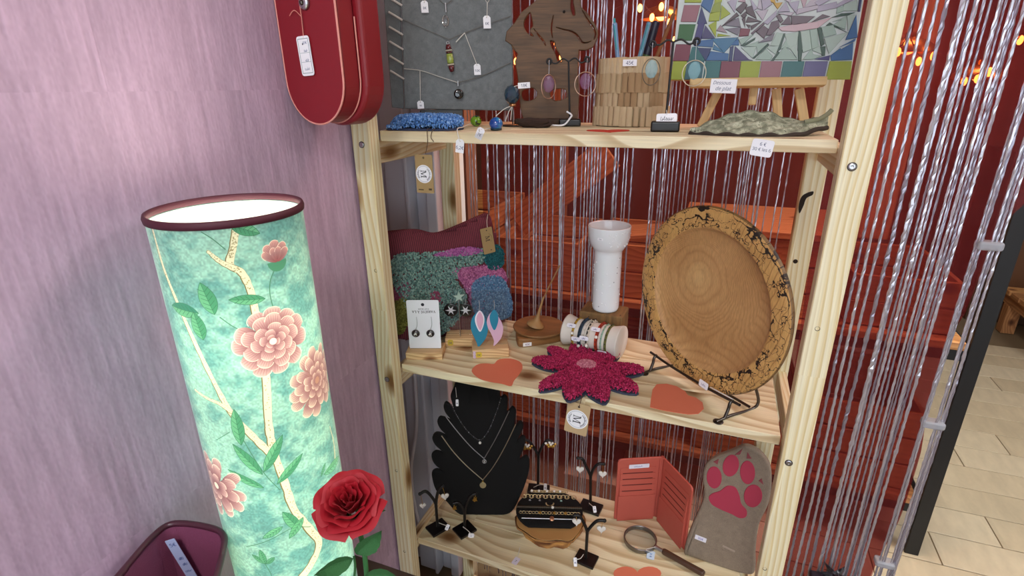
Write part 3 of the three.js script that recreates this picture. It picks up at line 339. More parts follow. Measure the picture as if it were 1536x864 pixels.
// ---- red rose in a slim vase ----
{
  const c = EYE.clone().addScaledVector(dirOf(524, 755).normalize(), 0.585), g = T('artificial_rose', 'red artificial rose with green leaves in front of the glowing lamp', 'rose');
  g.position.set(c.x, TABLE_Y + 0.02, c.z); const hy = c.y - TABLE_Y - 0.02;
  const look = EYE.clone().sub(c).normalize(), head = new THREE.Group(); head.name = 'flower_head'; head.position.set(0, hy, 0);
  // the bloom opens upwards and a little towards the room
  head.quaternion.setFromUnitVectors(V(0, 1, 0), V(look.x * 0.5 - 0.12, 0.72, look.z * 0.5).normalize()); head.scale.setScalar(0.82); g.add(head);
  const petalGeo = (r0, h, open, spread, curl, sd) => { const nu = 14, nv = 10, pos = [], idx = []; for (let j = 0; j <= nv; j++) for (let i = 0; i <= nu; i++) { const u = (i / nu - 0.5) * 2, v = j / nv, wdt = spread * Math.sqrt(Math.min(1, v * 3.2 + 0.12)) * (1 - 0.22 * Math.pow(v, 5)), a = u * wdt, rad = r0 * (0.35 + 0.65 * Math.pow(v, 0.6)) + open * v * v + curl * Math.pow(Math.max(0, v - 0.72) / 0.28, 2) * 0.5 + 0.0015 * Math.sin(u * 5 + sd) * v, y = h * (v - 0.13 * u * u * v) - curl * Math.pow(Math.max(0, v - 0.72) / 0.28, 2) * 0.7 + 0.0012 * Math.sin(u * 4 + sd * 2) * v; pos.push(Math.sin(a) * rad, y, Math.cos(a) * rad); } for (let j = 0; j < nv; j++) for (let i = 0; i < nu; i++) { const a = j * (nu + 1) + i, b = a + nu + 1; idx.push(a, a + 1, b, b, a + 1, b + 1); } const q = new THREE.BufferGeometry(); q.setAttribute('position', new THREE.Float32BufferAttribute(pos, 3)); q.setIndex(idx); q.computeVertexNormals(); return q; };
  const rose = phys('#ab0d22', 0.6, { side: THREE.DoubleSide, sheen: 0.35, sheenColor: C3('#ff5a6a'), sheenRoughness: 0.5, transmission: 0.12, thickness: 0 });
  const ringsR = [[3, 0.0045, 0.036, 0.001, 1.25, 0.001], [3, 0.009, 0.039, 0.002, 1.15, 0.001], [4, 0.0145, 0.04, 0.003, 1.0, 0.002], [4, 0.02, 0.038, 0.005, 1.0, 0.004], [4, 0.0245, 0.037, 0.006, 1.0, 0.006], [4, 0.028, 0.034, 0.008, 0.95, 0.008], [4, 0.03, 0.029, 0.011, 0.9, 0.009]];
  ringsR.forEach(([n, r, h, o, sp, cu], k) => { for (let i = 0; i < n; i++) M('petal', petalGeo(r * 0.92, h, o, sp, cu, k * 3 + i * 1.7), rose, head, 0, -0.014 - k * 0.0014, 0, rr(-0.05, 0.05), i / n * 2 * PI + k * 0.75 + rr(-0.1, 0.1), rr(-0.05, 0.05)); });
  const green = phys('#2f6a36', 0.6, { side: THREE.DoubleSide, bumpMap: SC(tex(64, 64, (u, v) => { const f = noise(u * 24, v * 24, 4) * 255; return [f, f, f]; }, false), 0.5, 0.5), bumpScale: 0.0005 });
  M('calyx', lathe([[0.003, -0.03], [0.008, -0.026], [0.015, -0.018], [0.012, -0.012]], 20), green, head);
  const ab = V(0, -0.028, 0).applyQuaternion(head.quaternion).add(head.position); M('stem', tube([ab, V(ab.x + 0.004, hy - 0.07, ab.z - 0.002), V(0.006, hy - 0.16, 0.002), V(0, 0.02, 0)], 0.0026, 30, 8), green, g);
  const pv = plane(V(c.x, c.y, c.z), yawTo(c)); // leaves, as the photo places them round the stem
  const leaf = (a, b, w, bend) => { const A = pv.loc(...a), B = pv.loc(...b), l = Math.hypot(B[0] - A[0], B[1] - A[1]), nu = 10, nv = 14, pos = [], idx = [], uv = []; for (let j = 0; j <= nv; j++) for (let i = 0; i <= nu; i++) { const v = j / nv, u = (i / nu - 0.5) * 2, prof = Math.sin(Math.pow(v, 0.75) * PI) * (1 + 0.05 * Math.sin(v * 60)), x = v * l, y = u * prof * w * l, z = Math.abs(u) * prof * w * l * 0.4 + bend * v * v * l + (hash2(i, j) - 0.5) * 0.0003; pos.push(x, y, z); uv.push(v, u); } for (let j = 0; j < nv; j++) for (let i = 0; i < nu; i++) { const p = j * (nu + 1) + i, q = p + nu + 1; idx.push(p, q, p + 1, p + 1, q, q + 1); } const q = new THREE.BufferGeometry(); q.setAttribute('position', new THREE.Float32BufferAttribute(pos, 3)); q.setAttribute('uv', new THREE.Float32BufferAttribute(uv, 2)); q.setIndex(idx); q.computeVertexNormals(); q.rotateZ(Math.atan2(B[1] - A[1], B[0] - A[0])).translate(A[0], A[1], 0).applyQuaternion(pv.q).translate(0, hy, 0); M('leaf', q, green, g); };
  leaf([530, 838], [470, 852], 0.3, 0.25); leaf([535, 832], [572, 792], 0.32, 0.1); leaf([548, 862], [594, 858], 0.36, 0.2); leaf([560, 764], [579, 766], 0.2, 0);
  M('twig', tube([[531, 870], [533, 850], [531, 835]].map(p => { const q = pv.loc(...p); return V(q[0], q[1], 0).applyQuaternion(pv.q).add(V(0, hy, 0)); }), 0.0012, 8, 5), green, g);
  const v = T('bud_vase', 'slim dark glass bud vase holding the red rose', 'vase'); v.position.set(c.x, TABLE_Y, c.z); M('body', lathe([[0, 0], [0.026, 0], [0.03, 0.006], [0.03, 0.04], [0.014, 0.075], [0.011, 0.1], [0.014, 0.108], [0.011, 0.107], [0.009, 0.1], [0.011, 0.075], [0.027, 0.04], [0.027, 0.01], [0, 0.008]], 40), phys('#1d2a22', 0.1, { clearcoat: 1 }), v);
}
// ---- red leather shoulder bag hanging in front of the left upright ----
{
  const g = T('shoulder_bag', 'red leather shoulder bag with pale piping and paper tag hanging by wall', 'bag');
  const base = on('z', 0.135, 478, 186); g.position.copy(base); g.rotation.y = -0.1;
  const pl = plane(base, -0.1); const lea = phys('#84131f', 0.42, { clearcoat: 0.12, clearcoatRoughness: 0.4 }), pipe = std('#e0968a', 0.6);
  const L = pl.loc(427, 80), Rr = pl.loc(513, 80), w = Rr[0] - L[0], cx = (L[0] + Rr[0]) / 2, H = 0.25, r = w / 2;
  const U = (w, h, k = 1) => { const s = new THREE.Shape(), q = w / 2; s.moveTo(-q, h); s.lineTo(-q, q * 1.12); s.bezierCurveTo(-q, q * 0.4, -q * 0.55, 0, 0, 0); s.bezierCurveTo(q * 0.55, 0, q, q * 0.4, q, q * 1.12); s.lineTo(q, h); s.quadraticCurveTo(q, h + 0.02, q - 0.02, h + 0.02); s.lineTo(-q + 0.02, h + 0.02); s.quadraticCurveTo(-q, h + 0.02, -q, h); return s; };
  const uPts = (w, h, z, y0 = 0) => { const q = w / 2, o = []; o.push(V(-q, h, z)); for (let i = 0; i <= 24; i++) { const a = PI + i / 24 * PI; o.push(V(Math.cos(a) * q, y0 + q * 1.12 + Math.sin(a) * q * 1.12, z)); } o.push(V(q, h, z)); return o; };
  M('front_panel', slab(U(w, H), 0.004, 0.0015, 2).translate(cx, 0, 0), lea, g);
  M('front_pocket_side', slab(U(w * 0.985, H), 0.03, 0.002, 2).translate(cx, 0.0012, -0.031), lea, g);
  M('body', slab(U(w * 1.1, H + 0.01), 0.042, 0.006, 3).translate(cx + 0.004, -0.004, -0.075), lea, g);
  M('front_piping', tube(uPts(w, H, 0.003).map(p => p.add(V(cx, 0, 0))), 0.0015, 80, 6), pipe, g); M('seam_piping', tube(uPts(w * 1.02, 0.14, -0.03).map(p => p.add(V(cx, 0, 0))).slice(6), 0.0011, 60, 6), pipe, g);
  const cl = pl.loc(461, 5); const clasp = M('clasp', lathe([[0, 0.006], [0.006, 0.0055], [0.0085, 0.003], [0.009, 0], [0, 0]], 28).rotateX(PI / 2), mSteel, g, cl[0], cl[1], 0.004); M('boss', new THREE.SphereGeometry(0.0035, 14, 10), mDarkSteel, clasp, 0, 0, 0.0055);
  const tp = pl.loc(458.5, 84, 0.006), tg = card('paper_tag', g, 0.0235, 0.051, { res: 256, lines: [['49€', 0.62, 0.17, 0.1], ['~~~', 0.6, 0.36, 0.08], ['~~~', 0.6, 0.6, 0.08], ['~~ ~~', 0.5, 0.82, 0.07]], ink: '#4a5a80', r: 0.2, draw: (c, W, H) => { c.strokeStyle = '#4c6b70'; c.lineWidth = 3; c.strokeRect(W * 0.1, H * 0.07, W * 0.8, H * 0.86); c.lineWidth = 1.5; for (const y of [0.42, 0.65]) { c.beginPath(); c.moveTo(W * 0.14, H * y); c.lineTo(W * 0.88, H * y); c.stroke(); } c.fillStyle = '#2b2b30'; c.beginPath(); c.arc(W * 0.45, H * 0.2, W * 0.05, 0, 7); c.fill(); } });
  tg.position.set(tp[0], tp[1], 0.006); tg.rotation.z = 0.05;
  const A = pl.loc(451, 0, 0.006), B = pl.loc(453, 25, 0.006), Cc = pl.loc(456, 62, 0.006), D = pl.loc(443, 18, 0.006), E = pl.loc(434, 20, 0.006); M('tag_string', tube([[A[0], A[1], 0.009], [B[0], B[1], 0.007], [Cc[0], Cc[1], 0.006]], 0.0007, 16, 5), std('#d88f80', 0.8), g); M('tag_string', tube([[B[0], B[1], 0.007], [D[0], D[1] + 0.002, 0.007], [(D[0] + E[0]) / 2, D[1], 0.007], [E[0], E[1] - 0.003, 0.006]], 0.0006, 14, 5), std('#d88f80', 0.8), g);
  M('strap', tube([V(cx - w * 0.5, H, -0.05), V(cx - w * 0.4, H + 0.12, -0.05), V(cx - 0.03, H + 0.26, -0.06), V(cx + w * 0.35, H + 0.12, -0.05), V(cx + w * 0.5, H, -0.05)], 0.005, 40, 8), lea, g);
  const h = T('wall_hook', 'small steel hook on the mauve wall above the red bag', 'hook'); h.position.set(WX, base.y + 0.51, base.z - 0.06); M('plate', rbox(0.006, 0.05, 0.02), mSteel, h, 0.003, 0, 0); M('prong', tube([[0.004, 0, 0], [0.06, -0.012, 0], [0.1, -0.006, 0], [0.105, 0.014, 0]], 0.004, 20, 8), mSteel, h);
}

// ================= TOP SHELF =================
// ---- grey jewellery board with hanging pendants ----
{
  const base = V(0.118, Y_TOP + 0.028, -0.155), yaw = 0.55, lean = 0.06, p = plane(base, yaw, lean);
  const g = T('jewellery_board', 'grey fabric jewellery board with cord-wrapped left edge on top shelf', 'display board'); p.put(g);
  const felt = std('#ffffff', 0.95, { map: SC(tex(256, 256, (u, v) => { const k = 1 + (fbm(u * 20, v * 20, 3, 4) - 0.45) * 0.22 + (noise(u * 200, v * 200, 4) - 0.5) * 0.12; return [112 * k, 116 * k, 117 * k]; }), 0.15, 0.15) });
  const bl = p.loc(607, 163), br = p.loc(770, 166), tr = p.loc(768, 0), tl = p.loc(602, 0), top = 0.27;
  const face = [[bl[0], bl[1]], [br[0], br[1]], [tr[0] + (tr[0] - br[0]) * 0.4, top], [tl[0] + (tl[0] - bl[0]) * 0.4, top]];
  M('front_panel', grainUV(slab(shapeOf(face), 0.012, 0.002, 2), 1), felt, g, 0, 0, -0.012);
  const s0 = p.loc(587, 150, -0.004), s1 = p.loc(581, 0, -0.004); M('side_wing', grainUV(slab(shapeOf([[s0[0], bl[1] + 0.003], [bl[0] - 0.001, bl[1]], [face[3][0] - 0.001, top], [s1[0] - 0.005, top]]), 0.004, 0.001), 1), felt, g, 0, 0, -0.008);
  M('back_foot', rbox(0.08, 0.03, 0.05, 0.003), std('#55585a', 0.9), g, -0.02, -0.012, -0.028);
  for (let i = -3; i < 5; i++) { const a = p.loc(583 + i * 0.6, 18 + i * 22, -0.002), b = p.loc(604 + i * 0.6, 31 + i * 22, -0.002); M('wrapped_cord', tube([[a[0], a[1], -0.0015], [(a[0] + b[0]) / 2, (a[1] + b[1]) / 2, 0.0005], [b[0], b[1], 0.001]], 0.0021, 8, 6), std('#c9c5bd', 0.85), g); }
  const L = (px, py, z = 0.004) => { const q = p.loc(px, py, z); return V(q[0], q[1], z); };
  const piece = (name, label) => { const t = T(name, label, 'necklace', 'necklaces on the grey board'); p.put(t); return t; };
  const cord = std('#6b6a66', 0.9), pale = std('#b9b6ae', 0.9);
  const tagOn = (t, px, py, txt, knot, w = 0.0125, h = 0.019) => { const q = L(px, py, 0.006), k = card('price_tag', t, w, h, { shape: 'tag', lines: [[txt, 0.5, 0.62, 0.3]] }); k.position.copy(q); k.rotation.z = 0.03; M('tag_thread', tube([L(...knot, 0.006), V(q.x, q.y + h * 0.32, 0.0075)], 0.0006, 6, 5), mString, t); };
  { const t = piece('crystal_necklace', 'cord necklace with clear faceted crystal drop on the grey board'); M('cord', tube([L(655, -6), L(668, 6, 0.005), L(684, -6)], 0.0008, 20, 5), cord, t); const q = L(668, 32, 0.006); M('bail', tube([L(668, 4, 0.006), L(669, 18, 0.006)], 0.0014, 6, 6), mSteel, t); M('crystal', new THREE.IcosahedronGeometry(0.0085, 1).scale(0.72, 1.2, 0.45), mGlassClear, t, q.x, q.y, 0.009); tagOn(t, 637, 10, '8€', [638, -4]); }
  { const t = piece('capsule_necklace', 'cord necklace with dark red and green glass capsule pendant'); M('cord', tube([L(604, 29), L(636, 43), L(674, 59, 0.006)], 0.0008, 24, 5), cord, t); M('cord', tube([L(674, 59, 0.006), L(710, 44), L(766, 24)], 0.0008, 24, 5), cord, t);
    const a = L(672, 66, 0.007), b = L(678, 108, 0.007), d = b.clone().sub(a), len = d.length(), cap = new THREE.Group(); cap.name = 'pendant'; cap.position.copy(a); cap.rotation.z = Math.atan2(d.x, -d.y) * 1; t.add(cap);
    const seg = (y0, y1, r0, r1, mat) => M('bead', lathe([[0, -y0], [r0, -y0 - 0.0006], [(r0 + r1) / 2 * 1.06, -(y0 + y1) / 2], [r1, -y1 + 0.0006], [0, -y1]].reverse(), 20), mat, cap); const red = phys('#5a0d18', 0.15, { clearcoat: 1 });
    seg(0, len * 0.2, 0.0038, 0.0056, red); seg(len * 0.2, len * 0.26, 0.0062, 0.0062, std('#d8cdb8', 0.5)); seg(len * 0.26, len * 0.34, 0.0058, 0.0055, red); seg(len * 0.34, len * 0.7, 0.006, 0.006, phys('#9aa84a', 0.15, { clearcoat: 1 })); seg(len * 0.7, len * 0.77, 0.0062, 0.006, std('#d8cdb8', 0.5)); seg(len * 0.77, len, 0.0056, 0.0035, red); M('cap_ring', new THREE.TorusGeometry(0.0024, 0.0007, 6, 14), mSteel, cap, 0, 0.002, 0);
    tagOn(t, 716, 104, '10€', [697, 49], 0.0125, 0.019); M('tag_thread', tube([L(697, 49, 0.006), L(684, 63, 0.006)], 0.0009, 6, 5), mString, t); }
  { const t = piece('disc_necklace', 'cord necklace with round black stone disc pendant'); M('cord', tube([L(606, 103), L(632, 106), L(656, 114), L(687, 124, 0.006)], 0.0009, 24, 5), pale, t); M('cord', tube([L(687, 124, 0.006), L(722, 114), L(766, 94)], 0.0009, 24, 5), cord, t); const q = L(688, 141, 0.006); M('bail', tube([L(687, 121, 0.006), L(687, 129, 0.006)], 0.0015, 6, 6), mSteel, t); M('disc', lathe([[0, 0.003], [0.006, 0.0026], [0.0088, 0.001], [0.0088, -0.001], [0.006, -0.0026], [0, -0.003]], 28).rotateX(PI / 2), phys('#060607', 0.12, { clearcoat: 1 }), t, q.x, q.y, 0.0075); tagOn(t, 631, 157, '9€', [630, 106], 0.012, 0.014); }
  { const t = piece('cord_tag_necklace', 'thin cord loop carrying only a white price tag beside the crystal'); M('cord', tube([L(725, -8), L(731, 4, 0.005), L(737, -8)], 0.0006, 10, 5), pale, t); tagOn(t, 730.5, 33, '6€', [731, 4], 0.0135, 0.021); }
}
// ---- fluffy blue coaster, with kraft tag hanging below the shelf ----
{
  const g = T('fluffy_coaster', 'blue tufted wool coaster lying on the top shelf with kraft tag', 'coaster'); const pts = [[565, 190], [575, 181], [598, 174], [640, 170], [690, 173], [702, 180], [700, 190], [660, 196], [600, 197]].map(q => { const v = onTop(q[0], q[1] + (q[1] < 180 ? 7 : 0)); return [Math.max(0.045, v.x), Math.min(-0.034, Math.max(-0.16, v.z))]; });
  const poly = smoothPoly([[0.046, -0.04], [0.05, -0.1], [0.08, -0.115], [0.125, -0.118], [0.162, -0.105], [0.176, -0.075], [0.165, -0.045], [0.12, -0.034], [0.075, -0.033]]), b = bounds(poly); g.position.set(0, Y_TOP, 0);
  M('backing', slab(shapeOf(poly.map(q => [q[0], -q[1]])), 0.004, 0.001).rotateX(-PI / 2), std('#2b3550', 0.95), g);
  const cs = ['#5a86c2', '#6f9ad2', '#4d7ab8', '#8fb2de', '#6190ca', '#4370ac'].map(C3); pile('pile', g, 5200, () => { let q; do { q = [rr(b[0], b[2]), rr(b[1], b[3])]; } while (!inside(q, poly)); const dx = (q[0] - 0.11) / 0.066, dz = (q[1] + 0.076) / 0.044, h = 0.023 * Math.max(0.2, 1 - Math.pow(dx * dx * 0.78 + dz * dz * 0.78, 4)); return { p: V(q[0], 0.003 + h * Math.sqrt(rnd()), q[1]), s: V(rr(0.001, 0.0019), rr(0.0014, 0.0026), rr(0.001, 0.0019)), c: cs[Math.floor(rnd() * 6)] }; }, std('#ffffff', 1));
  const e = on('z', -0.028, 641, 196), k = on('z', -0.028, 637, 237); M('tag_string', tube([V(e.x, Y_TOP + 0.004, -0.036), V(e.x, Y_TOP + 0.003, -0.0285), V(e.x - 0.001, Y_TOP - 0.02, -0.0275), V(k.x, k.y, -0.028)].map(v => v.sub(g.position)), 0.0006, 20, 5), std('#5a4632', 0.9), g); M('tag_string', tube([V(e.x + 0.01, 0.004, -0.036), V(e.x + 0.009, 0.001, -0.0288), V(e.x + 0.006, -0.01, -0.0285), V(e.x + 0.011, -0.016, -0.0285)], 0.0006, 12, 5), std('#5a4632', 0.9), g);
  const q = on('z', -0.028, 637, 261); const c = card('kraft_tag', g, 0.034, 0.066, { res: 256, paper: '#a58a5c', draw: (c, W, H) => { c.fillStyle = '#5a4a2c'; c.beginPath(); c.arc(W / 2, H * 0.08, W * 0.06, 0, 7); c.fill(); drawM(c, W, H, W * 0.47, H * 0.5, W * 0.46); c.fillStyle = '#4a3a20'; c.fillRect(W * 0.1, H * 0.9, W * 0.3, H * 0.03); c.fillRect(W * 0.7, H * 0.87, W * 0.18, H * 0.05); } }); c.position.set(q.x, q.y - Y_TOP, -0.028);
}
// ---- glass beads with tags at the shelf edge ----
{
  const bead = (label, px, py, r, mat, extra) => { const b = onTop(px, py), t = T('glass_bead', label, 'bead', 'glass beads at the edge of the top shelf'); t.position.set(b.x, Y_TOP, b.z - 0.004); M('sphere', new THREE.SphereGeometry(r, 28, 20).scale(1, 0.95, 1), mat, t, 0, r * 0.95, 0); extra(t, b, r); return t; };
  const tagAt = (t, b, px, py, from, txt, w, h, rot, z) => { const q = on('z', z, px, py); const lp = q.clone().sub(t.position), k = card('price_tag', t, w, h, { shape: 'tag', lines: [[txt, 0.5, 0.62, 0.34]] }); k.position.copy(lp); k.rotation.z = rot; M('tag_thread', tube([V(...from), V(lerp(from[0], lp.x, 0.45), Math.max(0.003, from[1] * 0.7), lerp(from[2], lp.z, 0.55)), V(lerp(from[0], lp.x, 0.9), 0.002, Math.max(-0.0285 - t.position.z, lp.z)), V(lp.x, lp.y + h * 0.36, lp.z)], 0.0009, 16, 5), mString, t); };
  bead('green and black swirled glass bead near the blue coaster', 713, 190, 0.0105, phys('#8fb040', 0.1, { clearcoat: 1, map: SC(tex(64, 64, (u, v) => { const k = fbm(u * 6, v * 6, 3); return k > 0.46 ? [190, 220, 120] : [24, 40, 18]; }), 1, 1) }), (t, b) => tagAt(t, b, 690, 219, [-0.009, 0.006, 0.002], '6,2€', 0.015, 0.022, -0.12, -0.026));
  bead('bright blue glass bead beside the green swirled bead', 743, 196, 0.0115, phys('#3f9fc8', 0.06, { clearcoat: 1, map: SC(tex(64, 64, (u, v) => { const k = fbm(u * 5, v * 5, 9); return mixc([20, 110, 190], [170, 220, 225], Math.min(1, Math.max(0, (k - 0.3) * 3))); }), 1, 1) }), (t, b) => { M('cap', lathe([[0.004, 0], [0.0095, 0.001], [0.0098, 0.004], [0.007, 0.003]], 20), std('#1c3540', 0.4), t); tagAt(t, b, 720, 200, [-0.01, 0.004, 0.004], '7€', 0.013, 0.019, -0.45, -0.031); });
  { // dark faceted glass drop hung on a short spike stand
    const b = onTop(768, 191), t = T('glass_drop', 'dark blue faceted glass drop with copper collar and threads', 'pendant'); b.z -= 0.03; t.position.set(b.x, Y_TOP, b.z); const p = plane(t.position, yawTo(t.position)), q = p.loc(768, 142), yw = yawTo(t.position); t.rotation.y = yw;
    M('drop', new THREE.IcosahedronGeometry(0.0165, 1).scale(0.9, 1.05, 0.9), phys('#1e3a4c', 0.08, { clearcoat: 1, flatShading: true }), t, q[0], q[1], 0); const cq = p.loc(769, 158); M('collar', lathe([[0.004, -0.002], [0.0065, -0.001], [0.0065, 0.002], [0.004, 0.003]], 18), std('#c08a5e', 0.3, { metalness: 0.8 }), t, cq[0], cq[1], 0); for (const e of [[744, 174], [758, 182], [766, 180]]) { const w = p.loc(...e); M('thread', tube([[cq[0], cq[1], 0], [(cq[0] + w[0]) / 2, (cq[1] + w[1]) / 2 + 0.003, 0.003], [w[0], w[1], 0.004]], 0.0008, 10, 5), mString, t); } M('stand_pin', new THREE.CylinderGeometry(0.0012, 0.0012, cq[1], 8), mDarkSteel, t, cq[0], cq[1] / 2, -0.002); M('stand_foot', lathe([[0, 0], [0.02, 0], [0.02, 0.003], [0.003, 0.004], [0, 0.004]], 24), mDarkSteel, t, cq[0], 0, -0.002); const kq = p.loc(786, 128), kt = card('price_tag', t, 0.022, 0.01, { lines: [['18€', 0.5, 0.52, 0.7]] }); kt.position.set(kq[0], kq[1], 0.004); kt.rotation.z = 0.06; M('tag_thread', tube([[kq[0] - 0.011, kq[1], 0.0045], [q[0] + 0.004, q[1] + 0.014, 0.008]], 0.0006, 6, 5), mString, t); }
}
// ---- carved wooden horse head ----
{
  const base = V(0.292, Y_TOP, -0.235), p = plane(base, 0.3, 0.04), g = T('carved_horse_head', 'brown wooden horse head panel with cut-through mane openings on top shelf', 'carving'); p.put(g);
  const z7 = (x, y) => [740 + x / 8.533, y / 8.533]; const pt = l => p.pts(l);
  const grain = SC(tex(256, 512, (u, v) => { const k = 1 + (fbm(u * 5, v * 30, 5, 4) - 0.45) * 0.5 + (noise(u * 8, v * 200, 6) - 0.5) * 0.16; return [96 * k, 70 * k, 46 * k]; }), 0.2, 0.2);
  const wood = std('#ffffff', 0.6, { map: grain });
  const out = [z7(560, -150), z7(540, 10), z7(360, 150), z7(270, 290), z7(170, 400), z7(150, 520), z7(230, 570), z7(310, 690), [772, 92], [776, 112], [779, 140], [780, 160], [784, 176], [790, 189], [866, 189], [869, 150], [867, 110], z7(1095, 640), z7(1190, 640), z7(1280, 600), z7(1340, 480), z7(1345, 400), z7(1290, 280), z7(1210, 170), z7(1130, 90), z7(1090, -150)];
  const s = shapeOf(pt(out)); const hole = (l) => s.holes.push(new THREE.Path(smoothPoly(pt(l), 4).map(q => new THREE.Vector2(q[0], q[1]))));
  hole([z7(270, 535), z7(330, 585), z7(430, 640), z7(520, 690), z7(600, 770), z7(590, 795), z7(480, 715), z7(360, 665), z7(285, 640), z7(240, 575)]);
  hole([z7(730, 520), z7(780, 535), z7(800, 610), z7(850, 700), z7(875, 790), z7(830, 790), z7(800, 700), z7(745, 590)]);
  hole([z7(470, 160), z7(490, 230), z7(505, 330), z7(480, 360), z7(470, 400), z7(510, 460), z7(440, 420), z7(395, 340), z7(400, 260)]);
  hole([z7(1010, -40), z7(1030, 60), z7(1045, 190), z7(1020, 190), z7(990, 70)]);
  hole([[783, 137], [800, 132], [806, 140], [802, 148], [786, 150]]); hole([[826, 137], [848, 134], [850, 146], [830, 150]]);
  const slot = (l, w = 0.0011) => { const c = new THREE.CatmullRomCurve3(pt(l).map(q => V(q[0], q[1], 0)), false, 'centripetal').getPoints(18), a = [], b = []; c.forEach((q, i) => { const n = c[Math.min(i + 1, 18)].clone().sub(c[Math.max(i - 1, 0)]).normalize(), k = w * Math.sin(PI * (i + 1) / 20); a.push(new THREE.Vector2(q.x - n.y * k, q.y + n.x * k)); b.unshift(new THREE.Vector2(q.x + n.y * k, q.y - n.x * k)); }); s.holes.push(new THREE.Path([...a, ...b])); };
  slot([z7(810, 350), z7(900, 375), z7(1000, 400), z7(1070, 445), z7(1110, 500), z7(1140, 540), z7(1200, 545), z7(1250, 525)]); slot([z7(520, 370), z7(590, 460), z7(640, 520), z7(670, 580)]); slot([z7(1140, 130), z7(1210, 250), z7(1280, 350), z7(1310, 430), z7(1290, 500)], 0.0012); slot([z7(770, 200), z7(750, 300), z7(745, 400), z7(760, 480)], 0.0007);
  M('panel', grainUV(slab(s, 0.014, 0.0015, 2), 1), wood, g, 0, 0, -0.014); const eye = p.loc(...z7(905, 150)); M('eye', new THREE.SphereGeometry(0.0025, 12, 8), std('#1c120a', 0.4), g, eye[0], eye[1], 0.0006);
  const b0 = p.loc(772, 190), b1 = p.loc(866, 190); M('base', grainUV(rbox(b1[0] - b0[0], 0.012, 0.045, 0.004), 0), std('#3a2616', 0.7), g, (b0[0] + b1[0]) / 2, 0.006, -0.004);
  const r = T('driftwood_piece', 'rough dark brown driftwood lying at the foot of the carved horse', 'driftwood'); const rb = onTop(798, 192); r.position.set(rb.x, Y_TOP, rb.z - 0.012); const gg = new THREE.IcosahedronGeometry(0.03, 4); const pa = gg.attributes.position; for (let i = 0; i < pa.count; i++) { const x = pa.getX(i), y = pa.getY(i), z = pa.getZ(i), k = 0.75 + 0.5 * fbm(x * 90 + 9, y * 90 + z * 60, 5, 3); pa.setXYZ(i, x * k * 1.15, y * k * 0.32, z * k * 0.5); } gg.computeVertexNormals(); M('wood', gg, std('#33231a', 0.95), r, 0, 0.0075, 0);
}
// ---- wire earring stands with hoop earrings ----
function wireStand(label, base, foot, T0, left, right, tagPx, hoops) {
  const p = plane(base), g = T('earring_stand', label, 'earring stand'); p.put(g); const f = q => { const a = p.loc(q[0], q[1]); return V(a[0], a[1], 0); };
  M('base', rbox(foot[0], foot[1], foot[2], 0.003, 2), mBlackPlastic, g, 0, foot[1] / 2, 0); const top = f(T0); M('post', tube([V(0, foot[1], 0), V(top.x * 0.6, top.y * 0.6, 0), top], 0.0017, 14, 8), mBlack, g);
  for (const arm of [left, right]) { const ps = arm.map(f); M('arm', tube([top, ...ps], 0.0014, 24, 8), mBlack, g); const e = ps[ps.length - 1]; M('eyelet', new THREE.TorusGeometry(0.0042, 0.0017, 8, 18), mBlack, g, e.x, e.y, 0.0005); }
  if (tagPx) tagPx(g, p, f);
  for (const [lab, eye, c, rx, stone, ring] of hoops) { const h = T('hoop_earring', lab, 'earring', 'hoop earrings on the wire stands'); p.put(h); const e = f(eye), q = f(c), r = Math.abs(f([c[0] + rx[1], c[1]]).x - q.x); M('hook', tube([e.clone().add(V(0, 0.002, 0.002)), V((e.x + q.x) / 2, (e.y + q.y) / 2 + 0.004, 0.003), V(q.x, q.y + r, 0.003)], 0.0006, 12, 5), mSteel, h); const t = M('hoop', new THREE.TorusGeometry(r, 0.00075, 6, 48), ring, h, q.x, q.y, 0.003); t.rotation.y = Math.acos(Math.min(1, rx[0] / rx[1])); M('stone', new THREE.IcosahedronGeometry(r * 0.6, 1).scale(0.85, 1.2, 0.22), stone, h, q.x, q.y + r * 0.22, 0.003); }
}
